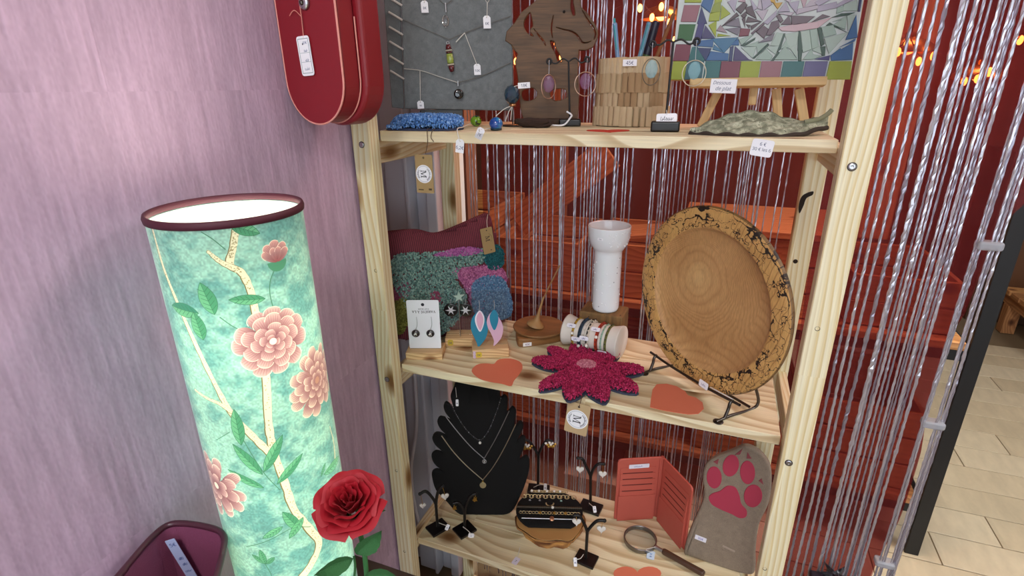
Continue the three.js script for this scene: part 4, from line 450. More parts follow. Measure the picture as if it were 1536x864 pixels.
{
  const ame = phys('#8a5a80', 0.25, { transparent: true, opacity: 0.42, flatShading: true }), aqua = phys('#8fc0c8', 0.25, { transparent: true, opacity: 0.4, flatShading: true }), ringA = std('#d9b8a4', 0.3, { metalness: 0.8 }), ringB = std('#d8cdb8', 0.35, { metalness: 0.8 }), ringD = std('#7b7468', 0.35, { metalness: 0.8 });
  const bA = onTop(852, 190); bA.z -= 0.012; wireStand('thin black wire earring stand in front of the carved horse', bA, [0.04, 0.013, 0.022], [853, 92], [[845, 88], [834, 95], [824, 92]], [[863, 87], [872, 94], [881, 89]], (g, p, f) => { const a = f([851, 167]); M('tag_cord', tube([V(a.x - 0.001, a.y, 0.004), V(a.x + 0.008, a.y - 0.006, 0.006), V(a.x + 0.006, 0.016, 0.013), V(a.x - 0.005, 0.004, 0.018), V(a.x - 0.022, 0.003, 0.022), V(a.x - 0.034, 0.004, 0.02)], 0.0017, 30, 6), mWhite, g); },
    [['hoop earring with purple stone hung on left arm before the horse', [824, 92], [823, 130], [10, 17], ame, ringA], ['hoop earring with purple stone hung between horse and pen cup', [881, 89], [878, 126], [16, 17], ame, ringA]]);
  const bB = onTop(996, 198); bB.z -= 0.01; wireStand('tall thin black wire earring stand in front of the pen cup', bB, [0.044, 0.016, 0.026], [1010, 63], [[1002, 60], [990, 67], [979, 66]], [[1022, 59], [1034, 66], [1045, 62]], (g, p, f) => { const a = f([1000, 177]), k = card('price_tag', g, 0.031, 0.0145, { lines: [['~~~ ~~', 0.5, 0.5, 0.42]], ink: '#30343c', r: 0.25 }); k.position.set(a.x, a.y, 0.008); k.rotation.set(-0.25, 0, 0.03); M('tag_thread', tube([V(a.x, a.y + 0.006, 0.009), V(0, a.y + 0.012, 0.003)], 0.0006, 6, 5), mString, g); },
    [['hoop earring with pale aqua stone in front of the pen cup', [979, 66], [977, 108], [13, 19], aqua, ringD], ['hoop earring with pale aqua stone in front of the mosaic', [1045, 62], [1041, 110], [18, 19], aqua, ringB]]);
}
// ---- shingled wooden pen cup and pens ----
{
  const b = V(0.436, Y_TOP, -0.245), g = T('pen_cup', 'beige fluted cup of overlapping strips holding pens on top shelf', 'cup'); g.position.copy(b); const H = 0.114, A = 0.064, B = 0.045;
  const strip = [['#d8c09a', 0.55], ['#cbb088', 0.55], ['#b2916a', 0.6], ['#d2b892', 0.55]].map(([c, r]) => std(c, 0.8, { bumpMap: SC(tex(64, 64, (u, v) => { const f = noise(u * 50, v * 4, 2) * 255; return [f, f, f]; }, false), 0.05, 0.05), bumpScale: 0.0004 }));
  const core = lathe([[0, 0.002], [0.94, 0.002], [0.95, H], [0.86, H], [0.86, 0.008], [0, 0.008]], 60); core.scale(A, 1, B); M('core', core, strip[1], g);
  const tiers = [[H * 0.74, H, 1.0, 0], [H * 0.5, H * 0.78, 1.045, 1], [H * 0.27, H * 0.53, 1.01, 2], [0.001, H * 0.3, 1.05, 3]];
  tiers.forEach(([y0, y1, s, k], ti) => { const n = 36; for (let i = 0; i < n; i++) { const a = (i + ti * 0.5) / n * 2 * PI, len = 2 * PI * 0.055 / n * 1.2 * rr(0.8, 1.15), q = new THREE.CylinderGeometry(len / 2, len / 2, y1 - y0, 8).scale(1, 1, 0.45); q.translate(0, (y0 + y1) / 2, 0); const m = M('shingle', q, strip[(k + (hash2(i, ti) > 0.6 ? 1 : 0)) % 4], g, Math.sin(a) * A * s, rr(-0.001, 0.001), Math.cos(a) * B * s, 0, Math.atan2(Math.sin(a) / A, Math.cos(a) / B) + rr(-0.1, 0.1), 0); m.rotation.order = 'YXZ'; m.rotation.x = -0.04; } });
  const q = plane(V(b.x, Y_TOP, b.z + B * 1.06), 0), k = q.loc(945, 94), c = card('price_tag', g, 0.0235, 0.0105, { lines: [['45€', 0.5, 0.52, 0.75]] }); c.position.set(k[0], k[1], B * 1.06 + 0.001);
  const pen = (name, label, x, z, top, r, mat, extra) => { const t = T(name, label, 'pen', 'pens in the fluted cup'); const p = plane(V(b.x, Y_TOP, b.z + z)), e = p.loc(...top), from = V(b.x + x, Y_TOP + 0.009, b.z + z), to = V(e[0], e[1], 0).applyQuaternion(p.q).add(p.base), d = to.clone().sub(from), L = d.length(); t.position.copy(from); t.quaternion.setFromUnitVectors(V(0, 1, 0), d.normalize()); M('barrel', lathe([[0, 0], [r * 0.3, 0.001], [r * 0.9, 0.012], [r, 0.02], [r, L - 0.002], [r * 0.7, L], [0, L]], 16), mat, t); extra?.(t, L, r); return t; };
  pen('ballpoint_pen', 'light blue ballpoint pen with teal clip leaning left in the cup', -0.012, 0.0, [922, 34], 0.0042, phys('#6f93b8', 0.3, { clearcoat: 0.6 }), (t, L, r) => { M('clip', rbox(0.0022, 0.04, 0.0016, 0.0007), std('#2f9a9e', 0.35), t, 0, L - 0.024, r + 0.0012); M('push_button', new THREE.CylinderGeometry(0.002, 0.002, 0.008, 10), std('#2f9a9e', 0.35), t, 0, L + 0.003, 0); });
  pen('ballpoint_pen', 'pale blue ballpoint pen leaning right in the cup', -0.012, 0.012, [974, 33], 0.0042, phys('#5f8fa8', 0.3, { clearcoat: 0.6 }), (t, L, r) => M('clip', rbox(0.0022, 0.04, 0.0016, 0.0007), std('#2f8a94', 0.35), t, 0, L - 0.024, r + 0.0012));
  pen('marker_pen', 'green marker pen with dark navy cap leaning right in the cup', -0.006, -0.006, [984, 34], 0.0062, std('#55703f', 0.45), (t, L, r) => M('cap', lathe([[r * 1.16, L - 0.052], [r * 1.2, L - 0.05], [r * 1.14, L], [r * 0.6, L + 0.003], [0, L + 0.003]], 16), std('#15172c', 0.4), t));
  pen('wooden_stick', 'slim brown wooden stick leaning far right in the cup', 0.0, -0.014, [1011, 20], 0.0034, std('#8a5a34', 0.7));
}
{ // small red paper lozenge
  const pts = [[868, 194], [908, 193.5], [952, 193.5], [962, 196], [930, 199.5], [908, 201], [890, 200]].map(q => onTop(q[0], q[1])), c = V(0.425, Y_TOP, -0.105), g = T('red_paper_heart', 'flat bright red paper heart on the top shelf under the pen cup', 'paper heart'); g.position.copy(c); const k = []; for (let i = 0; i < 40; i++) { const t = i / 40 * 2 * PI; k.push([0.035 * Math.pow(Math.sin(t), 3), 0.031 * (13 * Math.cos(t) - 5 * Math.cos(2 * t) - 2 * Math.cos(3 * t) - Math.cos(4 * t)) / 16]); } M('paper', slab(shapeOf(k), 0.0008, 0).rotateX(-PI / 2).rotateY(0.3), std('#c9341f', 0.75), g, 0, 0.0002, 0);
}
// ---- mosaic trivet on a wooden easel ----
{
  const base = V(0.64, Y_TOP, -0.2), lean = 0.1, p = plane(base, 0, lean), g = T('mosaic_trivet', 'square mosaic trivet of glazed shards with a coloured tile border', 'mosaic'); p.put(g);
  const zz = (x, y) => p.loc(1000 + x / 5.113, y / 5.113);
  const bl = zz(38, 606), br = zz(1396, 606), y0 = bl[1], top = y0 + 0.262, x0 = bl[0], x1 = br[0]; const D = 0.003;
  M('board', rbox(x1 - x0 + 0.004, top - y0 + 0.004, 0.01, 0.001), std('#b08a5a', 0.7), g, (x0 + x1) / 2, (y0 + top) / 2, -0.0065); M('grout', rbox(x1 - x0 + 0.002, top - y0 + 0.002, 0.0026, 0.0008), std('#c9d2cf', 0.9), g, (x0 + x1) / 2, (y0 + top) / 2, -0.0003);
  const mats = {}; const glaze = c => mats[c] ??= phys(c, 0.4, { clearcoat: 0.1, clearcoatRoughness: 0.3 });
  const area = q => q.reduce((s, a, i) => { const b = q[(i + 1) % q.length]; return s + a[0] * b[1] - b[0] * a[1]; }, 0) / 2;
  const tile = (pts, col) => { let q = pts; if (area(q) < 0) q = q.slice().reverse(); const cx = q.reduce((s, a) => s + a[0], 0) / q.length, cy = q.reduce((s, a) => s + a[1], 0) / q.length; const k = M('tessera', slab(shapeOf(q.map(a => { const ux = a[0] - cx, uy = a[1] - cy, l = Math.hypot(ux, uy), k = 1 + Math.min(0.002, l * 0.3) / l; return [ux * k, uy * k]; })), D * rr(0.85, 1.1), 0.0005), glaze(col), g, cx, cy, 0.0004); k.rotation.set(rr(-0.012, 0.012), rr(-0.012, 0.012), 0); };
  const Z = (list, col) => tile(list.map(q => zz(q[0], q[1])), col);
  // border: bottom row, then the left column and (outside the photo) the top row and right column
  const lime = '#8d9a1e', teal = '#1f5f60', plum = '#6d2a3c', mauve = '#8a5a64', violet = '#57547e', green = '#1d5a26', navy = '#24305c';
  [[38, 130, 56, 150, lime], [143, 262, 165, 280, '#2f5a62'], [285, 392, 305, 412, teal], [408, 545, 427, 560, plum], [560, 692, 578, 714, lime], [714, 855, 735, 877, mauve], [877, 1022, 902, 1046, teal], [1044, 1198, 1070, 1226, violet], [1226, 1396, 1256, 1408, lime]].forEach(([a, b, c, d, k]) => Z([[a, 604], [b, 604], [d, 478], [c, 478]], k));
  [[470, 340, 56, 78, 165, 180, plum], [312, 187, 90, 105, 188, 215, green], [170, 40, 116, 140, 220, 250, mauve], [22, -110, 145, 160, 258, 280, lime]].forEach(([ya, yb, l0, l1, r0, r1, k]) => Z([[l0, ya - 8], [r0, ya - 8], [r1, yb + 8], [l1, yb + 8]], k));
  // shards seen in the photo
  const sage = '#8fa59a', sage2 = '#9db0a6', dkg = '#2c4a3e', blue = '#27598a', blue2 = '#2c6486', smoke = '#6a6470', dusk = '#5a4a55', dark = '#4a3a42', rose = '#a88f98', lil = '#9a94a6', lil2 = '#a8a0ac', gold = '#b08a24', pinkish = '#b9a0a6';
  const shards = [
    [[172, 470], [200, 370], [236, 368], [288, 462], [250, 470], teal], [[206, 320], [350, 306], [345, 360], [220, 350], blue], [[240, 372], [335, 378], [300, 462], navy], [[350, 300], [540, 292], [440, 398], blue2], [[345, 400], [465, 415], [462, 462], [312, 462], blue], [[478, 462], [488, 372], [510, 362], [500, 462], navy], [[518, 462], [530, 362], [620, 452], [650, 460], '#3a2f5e'], [[215, 300], [245, 190], [288, 186], [262, 300], '#2f2a66'], [[275, 292], [300, 205], [365, 292], '#34305e'], [[240, 176], [268, 60], [305, 176], '#2a2f60'], [[272, 40], [300, -30], [360, -20], [330, 90], blue], [[370, 350], [432, 400], [360, 380], blue2], [[480, 345], [545, 305], [548, 345], blue],
    [[330, 200], [380, 170], [375, 280], lime], [[330, 160], [340, 110], [405, 95], [395, 155], lime], [[345, 95], [365, 40], [410, 20], [408, 85], '#7e8c30'], [[415, 145], [425, 50], [480, 105], lime], [[395, 280], [480, 275], [400, 262], lime], [[370, 30], [380, -20], [425, -20], [415, 15], lime],
    [[390, 235], [415, 200], [458, 250], '#8d7a80'], [[432, 195], [530, 105], [545, 125], dark], [[420, 205], [520, 150], [530, 165], dark], [[460, 195], [545, 145], [560, 205], smoke], [[455, 225], [560, 215], [540, 265], smoke], [[540, 70], [590, 25], [610, 45], [570, 100], dark], [[610, 65], [650, 55], [685, 140], [620, 100], dark], [[575, 120], [605, 95], [610, 120], [590, 138], dark], [[580, 150], [602, 140], [600, 205], dark], [[560, 275], [575, 225], [632, 230], [620, 270], plum], [[615, 170], [630, 135], [720, 165], dark], [[650, 200], [720, 170], [655, 225], dark], [[612, 190], [640, 195], [630, 215], dark], [[655, 250], [735, 180], [740, 195], [665, 258], dusk], [[695, 245], [745, 210], [772, 230], [745, 290], dusk], [[710, 325], [820, 260], [800, 310], smoke], [[770, 265], [805, 180], [850, 165], [855, 205], [800, 262], dusk], [[845, 130], [865, 115], [888, 155], [870, 170], dusk], [[885, 185], [935, 130], [950, 185], dusk], [[960, 125], [1125, 130], [1060, 175], [970, 185], dusk], [[1115, 170], [1190, 118], [1240, 130], [1170, 150], dusk], [[1270, 135], [1340, 108], [1430, 100], [1380, 118], dkg],
    [[865, 215], [960, 195], [972, 240], [890, 235], pinkish], [[970, 195], [1060, 185], [1150, 170], [1155, 215], [985, 240], pinkish], [[1160, 165], [1255, 140], [1165, 208], pinkish],
    [[560, 305], [660, 270], [580, 340], sage], [[575, 348], [672, 295], [665, 310], [600, 350], dkg], [[600, 355], [700, 320], [680, 355], sage], [[665, 440], [770, 345], [778, 352], [680, 442], dkg], [[580, 370], [680, 362], [655, 440], sage2], [[690, 340], [770, 335], [700, 400], sage], [[800, 345], [845, 260], [890, 265], [860, 345], sage2], [[845, 395], [890, 270], [905, 268], [872, 370], dkg], [[805, 460], [850, 405], [858, 412], [825, 458], dkg], [[690, 455], [760, 385], [800, 430], [790, 455], sage], [[770, 365], [865, 355], [830, 410], sage2], [[910, 270], [1005, 255], [990, 340], [940, 370], sage2], [[835, 455], [905, 365], [995, 455], sage], [[880, 370], [925, 300], [940, 360], sage], [[950, 375], [990, 345], [995, 440], sage2], [[1005, 380], [1010, 250], [1022, 250], [1040, 320], [1032, 382], dkg], [[1008, 392], [1036, 392], [1028, 460], [1010, 460], dkg], [[1030, 255], [1090, 240], [1105, 370], [1045, 395], sage2], [[1100, 240], [1150, 230], [1160, 350], [1115, 370], sage], [[1158, 225], [1180, 222], [1205, 330], [1180, 350], dkg], [[1178, 370], [1212, 365], [1208, 420], [1190, 422], dkg], [[1050, 455], [1110, 385], [1120, 420], [1180, 430], [1120, 450], sage], [[1120, 385], [1170, 358], [1180, 410], sage2], [[1192, 215], [1270, 200], [1290, 260], [1210, 280], sage], [[1215, 300], [1380, 255], [1245, 405], sage2], [[1230, 200], [1255, 180], [1370, 245], [1290, 210], dkg], [[1285, 190], [1370, 140], [1360, 220], sage], [[1385, 130], [1435, 125], [1390, 230], sage2], [[1280, 165], [1370, 130], [1350, 150], sage],
    [[1375, 300], [1450, 125], [1455, 280], blue], [[1330, 360], [1440, 300], [1430, 320], blue], [[1265, 425], [1420, 335], [1410, 455], [1270, 460], blue], [[1140, 455], [1240, 430], [1235, 460], '#34306a'], [[1270, 415], [1325, 375], [1330, 385], blue2],
    [[475, 20], [540, -20], [520, 90], lil], [[555, 10], [600, -30], [600, 15], rose], [[665, 75], [640, -10], [690, 60], lil], [[700, 60], [715, -30], [730, 70], lil2], [[725, -30], [770, -20], [800, 30], [740, 75], lil], [[750, 170], [840, 85], [830, 130], [780, 180], lil], [[690, 90], [770, 80], [735, 150], lil2], [[775, 5], [820, -10], [830, 25], gold], [[825, 30], [880, 25], [850, 65], gold], [[860, 90], [910, 25], [935, 85], lil], [[855, 105], [970, 95], [945, 120], lil2], [[940, 30], [1010, 15], [990, 95], lil], [[1030, -10], [1080, -20], [1050, 60], rose], [[1000, 110], [1015, 70], [1150, 45], [1150, 70], lil2], [[1160, 90], [1165, 50], [1290, 20], [1300, 60], lil], [[1060, 55], [1130, -20], [1150, 35], lil2], [[1140, 20], [1200, -20], [1280, -15], [1170, 40], lil], [[1305, 100], [1310, 65], [1350, 55], [1350, 85], sage], [[1360, 80], [1365, 40], [1450, 10], [1450, 80], sage2], [[1290, 45], [1400, -20], [1440, -5], [1310, 55], lil], [[880, -20], [940, 20], [960, -30], lil2], [[830, -25], [870, -25], [850, 5], gold], [[1465, 80], [1480, -20], [1495, -20], [1480, 80], navy]];
  for (const s of shards) Z(s.slice(0, -1), s[s.length - 1]);
  // the part of the trivet above the photo: border and irregular shards go on in the same way
  const n = 8, tw = (x1 - x0) / n; const bc = [lime, teal, plum, violet, mauve, green, teal, lime]; for (let i = 0; i < n; i++) tile([[x0 + i * tw + 0.0015, top - 0.03], [x0 + (i + 1) * tw - 0.0015, top - 0.03], [x0 + (i + 1) * tw - 0.0015, top - 0.001], [x0 + i * tw + 0.0015, top - 0.001]], bc[i]);
  const yc = zz(600, -45)[1]; const cols = [lil, lil2, rose, sage, blue, pinkish, gold, sage2]; const gx = 8, gy = 4, P = (i, j) => [lerp(x0 + 0.003, x1 - 0.003, i / gx) + (i > 0 && i < gx ? (hash2(i, j, 5) - 0.5) * 0.014 : 0), lerp(yc, top - 0.033, j / gy) + (j > 0 && j < gy ? (hash2(i, j, 9) - 0.5) * 0.01 : 0)]; for (let j = 0; j < gy; j++) for (let i = 0; i < gx; i++) { const q = [P(i, j), P(i + 1, j), P(i + 1, j + 1), P(i, j + 1)], c = [0, 1].map(k => (q[0][k] + q[1][k] + q[2][k] + q[3][k]) / 4), sh = q.map(a => [lerp(a[0], c[0], 0.06), lerp(a[1], c[1], 0.06)]); tile([sh[0], sh[1], sh[2]], cols[(i * 3 + j * 5) % 8]); tile([sh[0], sh[2], sh[3]].map(a => [lerp(a[0], c[0], 0.08), a[1]]), cols[(i * 5 + j * 3 + 2) % 8]); }
  // easel
  const e = T('table_easel', 'pale wooden table easel holding up the mosaic trivet', 'easel'); p.put(e); const wd = std('#ffffff', 0.65, { map: SC(pineTex([214, 184, 132], [176, 138, 88], 91, 20, 0.9), 0.2, 0.5) }); const l0 = zz(180, 640), l1 = zz(1215, 640); const ledgeY = y0 - 0.0075;
  M('ledge', grainUV(rbox(l1[0] - l0[0], 0.013, 0.03, 0.002), 0), wd, e, (l0[0] + l1[0]) / 2, ledgeY, 0.002);
  for (const [a, b] of [[[1078, 138], [1050, 196]], [[1198, 136], [1208, 192]], [[1164, 136], [1168, 190]]]) { const A = p.loc(...a, -0.03), B = p.loc(...b, -0.03), q = V(B[0] - A[0], -A[1] - 0.0, 0), L = q.length(); const m = M('leg', grainUV(rbox(0.014, L, 0.01, 0.002), 1), wd, e, A[0] + q.x / 2, A[1] + q.y / 2 + 0.003, -0.03); m.rotation.z = Math.atan2(q.x, -q.y); }
  M('back_brace', grainUV(rbox(0.012, 0.24, 0.01, 0.002), 1), wd, e, (x0 + x1) / 2, y0 + 0.08, -0.02); M('cross_bar', grainUV(rbox(0.16, 0.012, 0.008, 0.002), 0), wd, e, (x0 + x1) / 2, ledgeY, -0.02);
  const cp = p.loc(1085, 129, 0.019), note = T('paper_note', 'white handwritten note Dessous de plat on the easel ledge', 'note'); p.put(note); const c = card('paper', note, 0.0395, 0.0215, { res: 256, lines: [['Dessous', 0.42, 0.27, 0.34, 'sans-serif', 'italic'], ['de plat', 0.5, 0.68, 0.36, 'sans-serif', 'italic']], ink: '#4a5570', r: 0.02 }); c.position.set(cp[0], cp[1], 0.0185); c.rotation.z = -0.04;
}
// ---- cast leaf dish with price tag ----
{
  const g = T('leaf_dish', 'grey-green cast leaf dish with raised midrib lying on the top shelf', 'dish'); const nu = 64, nv = 24;
  const A = V(0.553, 0, -0.075), B = V(0.735, 0, -0.1); g.position.set(0, Y_TOP, 0);
  const surf = (u, v, low) => { const c = A.clone().lerp(B, u), wf = 0.040 * Math.pow(Math.sin(PI * Math.min(1, u * 0.93 + 0.02)), 0.8), wb = 0.055 * Math.pow(Math.sin(PI * Math.min(1, u * 0.9 + 0.03)), 0.7), t = v * 2 - 1; let z = c.z + (t < 0 ? -t * wf * 0.9 : -t * wb); z = Math.min(z, -0.03); let y = 0.004 + (t < 0 ? 0.009 * (1 - t * t) * Math.sin(PI * u) : 0.009 * Math.sin(PI * u) + 0.012 * t * t * Math.sin(PI * Math.min(1, u * 1.15)) + 0.006 * t * Math.sin(PI * u)); y += 0.022 * Math.pow(Math.max(0, u - 0.72) / 0.28, 1.6) * (0.5 + 0.5 * v); y += 0.0048 * Math.exp(-Math.pow((t - 0.05) / 0.085, 2)); y += 0.0022 * (fbm(u * 22, v * 12, 4, 3) - 0.45) + 0.0014 * Math.sin(u * 40 + Math.abs(t) * 9); return V(c.x, low ? Math.max(0.0004, y - 0.006) : y, z); };
  const build = (lo) => { const pos = [], idx = [], uv = []; for (let j = 0; j <= nv; j++) for (let i = 0; i <= nu; i++) { const q = surf(i / nu, j / nv, lo); pos.push(q.x, q.y, q.z); uv.push(q.x, q.z); } for (let j = 0; j < nv; j++) for (let i = 0; i < nu; i++) { const a = j * (nu + 1) + i, b = a + nu + 1; lo ? idx.push(a, b, a + 1, b, b + 1, a + 1) : idx.push(a, a + 1, b, b, a + 1, b + 1); } const q = new THREE.BufferGeometry(); q.setAttribute('position', new THREE.Float32BufferAttribute(pos, 3)); q.setAttribute('uv', new THREE.Float32BufferAttribute(uv, 2)); q.setIndex(idx); q.computeVertexNormals(); return q; };
  const map = SC(tex(256, 256, (u, v) => { const a = fbm(u * 18, v * 18, 6, 4), b = noise(u * 120, v * 120, 2); let c = mixc([122, 126, 104], [190, 192, 166], Math.max(0, Math.min(1, (a - 0.3) * 2.6))); if (b > 0.86) c = [70, 70, 58]; return c; }), 0.12, 0.12);
  M('leaf_top', build(false), std('#ffffff', 0.9, { map, side: THREE.DoubleSide }), g);
  const edge = []; for (let i = 0; i <= 40; i++) edge.push(surf(i / 40, 0, false)); const edb = []; for (let i = 0; i <= 40; i++) edb.push(surf(i / 40, 1, false)); M('underside', build(true), std('#ffffff', 0.95, { map: SC(tex(128, 128, (u, v) => { const k = 0.6 + 0.8 * fbm(u * 20, v * 20, 8, 3); return [56 * k, 46 * k, 38 * k]; }), 0.1, 0.1), side: THREE.DoubleSide }), g);
  M('rim', tube(edge.map(q => q.clone().add(V(0, -0.0028, 0))), 0.0032, 60, 7), std('#3a3028', 0.95), g); M('rim', tube(edb.map(q => q.clone().add(V(0, -0.002, 0))), 0.0024, 60, 7), std('#6c6c58', 0.95), g);
  const s0 = surf(1, 0.52, false); M('stem', tube([surf(0.84, 0.52, false), surf(0.93, 0.52, false), V(s0.x - 0.001, s0.y + 0.003, s0.z), V(s0.x + 0.003, s0.y + 0.008, s0.z - 0.002)], 0.0032, 16, 8), std('#8c8e72', 0.9), g);
  const q = on('z', -0.0285, 1143, 222), n = T('price_card', 'white handwritten price card stuck on the front edge of top shelf', 'price card'); n.position.copy(q); n.position.z = -0.0292; const c = card('card', n, 0.028, 0.0225, { res: 256, lines: [['6 €', 0.5, 0.28, 0.27], ['30 € les 6', 0.5, 0.6, 0.25]], ink: '#2c3c5c', r: 0.18 }); c.rotation.z = -0.13;
}

// ================= MIDDLE SHELF =================
// ---- patchwork cushion leaning in the left back corner ----
{
  const base = V(0.112, Y_MID, -0.215), yaw = 0.86, p = plane(base, yaw, 0.1), g = T('patchwork_cushion', 'tufted patchwork cushion with burgundy corduroy top leaning in the corner', 'cushion'); p.put(g);
  const out = [[580, 502], [578, 440], [578, 352], [600, 346], [630, 345], [655, 350], [690, 338], [722, 324], [736, 321], [750, 380], [768, 430], [770, 465], [765, 478], [700, 498], [640, 512]].map(q => p.loc(...q)).map(q => [q[0], Math.max(0.0, q[1])]), poly = smoothPoly(out);
  const b = bounds(poly); const puff = (x, y) => { let d = 1; for (let i = 0; i < poly.length; i += 2) d = Math.min(d, Math.hypot(poly[i][0] - x, poly[i][1] - y)); return 0.017 * Math.sqrt(Math.min(1, d / 0.04)); };
  const cord = SC(tex(256, 64, (u, v) => { const k = 0.55 + 0.55 * Math.abs(Math.sin(u * PI * 28)) + (noise(u * 200, v * 60, 2) - 0.5) * 0.2; return [112 * k, 46 * k, 58 * k]; }), 0.12, 0.12);
  const geo = slab(shapeOf(poly), 0.012, 0.004, 3); M('back', grainUV(geo, 1, 0, 0), std('#ffffff', 0.9, { map: cord }), g, 0, 0, -0.02);
  { const n = 36, pos = [], uv = [], idx = [], id = {}; for (let j = 0; j <= n; j++) for (let i = 0; i <= n; i++) { const x = lerp(b[0], b[2], i / n), y = lerp(b[1], b[3], j / n); if (!inside([x, y], poly)) continue; id[i + ',' + j] = pos.length / 3; pos.push(x, y, -0.009 + puff(x, y)); uv.push(x, y); } for (let j = 0; j < n; j++) for (let i = 0; i < n; i++) { const q = [id[i + ',' + j], id[(i + 1) + ',' + j], id[(i + 1) + ',' + (j + 1)], id[i + ',' + (j + 1)]]; if (q.every(v => v !== undefined)) idx.push(q[0], q[1], q[2], q[0], q[2], q[3]); } const f = new THREE.BufferGeometry(); f.setAttribute('position', new THREE.Float32BufferAttribute(pos, 3)); f.setAttribute('uv', new THREE.Float32BufferAttribute(uv, 2)); f.setIndex(idx); f.computeVertexNormals(); M('corduroy_front', f, std('#ffffff', 0.9, { map: cord, side: THREE.DoubleSide }), g); }
  const patch = (name, pxs, cols, n, h = 0.004, lift = 0) => { const q = smoothPoly(pxs.map(a => p.loc(a[0], a[1], 0.008))), bb = bounds(q), cc = cols.map(C3); pile(name, g, Math.round(n * 1.9), () => { let a; do { a = [rr(bb[0], bb[2]), rr(bb[1], bb[3])]; } while (!inside(a, q)); return { p: V(a[0], Math.max(0.003, a[1]), -0.009 + puff(a[0], a[1]) + lift + rr(-0.001, h * 0.7)), s: V(rr(0.0018, 0.0029), rr(0.0018, 0.0029), rr(0.0016, 0.0024)), c: cc[Math.floor(rnd() * cc.length)] }; }, std('#ffffff', 1)); };
  patch('sage_patch', [[590, 385], [640, 378], [690, 376], [725, 374], [722, 395], [690, 402], [685, 420], [700, 450], [660, 505], [625, 490], [600, 445], [590, 425]], ['#6d8f88', '#7c9c94', '#587a74', '#8aa79c', '#4f6f6c'], 2600, 0.004, 0.003);
  patch('pink_patch', [[676, 406], [720, 398], [752, 402], [762, 420], [740, 440], [715, 470], [700, 440], [690, 420]], ['#a35a86', '#b56a94', '#8f4a76', '#c07aa0'], 1100, 0.003, 0.002); patch('pink_edge', [[650, 382], [700, 370], [722, 376], [700, 382]], ['#a35a96', '#b56aa4', '#8f4a86'], 350, 0.004, 0.004); patch('plum_patch', [[592, 430], [614, 424], [610, 445], [594, 450]], ['#86405c', '#74344e'], 260, 0.003, 0.002); patch('plum_patch', [[645, 440], [655, 436], [660, 450], [648, 455]], ['#86405c', '#974a68'], 90, 0.003, 0.004);
  patch('blue_patch', [[708, 425], [725, 414], [748, 414], [762, 430], [769, 455], [766, 474], [740, 480], [712, 470], [706, 440]], ['#5f86a8', '#4d7498', '#7598b4', '#5a7c9c', '#3f6488'], 1500, 0.005, 0.004); patch('olive_patch', [[592, 455], [606, 446], [612, 480], [600, 503], [594, 490]], ['#6f7030', '#5c5c24', '#80823c'], 420, 0.004, 0.003); patch('teal_patch', [[724, 372], [752, 370], [757, 398], [734, 404]], ['#14565e', '#1a6268', '#104a52'], 500, 0.003, 0.003);
  const t = p.loc(732, 361, 0.022), k = card('kraft_tag', g, 0.0285, 0.0575, { res: 256, paper: '#9a8256', draw: (c, W, H) => { c.fillStyle = '#33281a'; c.beginPath(); c.arc(W * 0.52, H * 0.1, W * 0.05, 0, 7); c.fill(); c.save(); c.translate(W * 0.5, H * 0.42); c.rotate(PI / 2); c.font = Math.round(W * 0.5) + 'px serif'; c.fillStyle = '#2b241a'; c.textAlign = 'center'; c.textBaseline = 'middle'; c.fillText('M', 0, 0); c.restore(); c.strokeStyle = '#4a3c26'; c.lineWidth = 2; c.beginPath(); c.arc(W * 0.5, H * 0.42, W * 0.38, -1.2, 0.9); c.stroke(); c.fillRect(W * 0.6, H * 0.87, W * 0.12, H * 0.03); } }); k.position.set(t[0], t[1], 0.021); k.rotation.z = 0.1; const a = p.loc(733, 322, 0.012), c2 = p.loc(731, 341, 0.022); M('tag_string', tube([[a[0], a[1], 0.008], [(a[0] + c2[0]) / 2 - 0.003, (a[1] + c2[1]) / 2, 0.018], [c2[0], c2[1], 0.022]], 0.0009, 12, 5), std('#b9a9a0', 0.9), g);
}
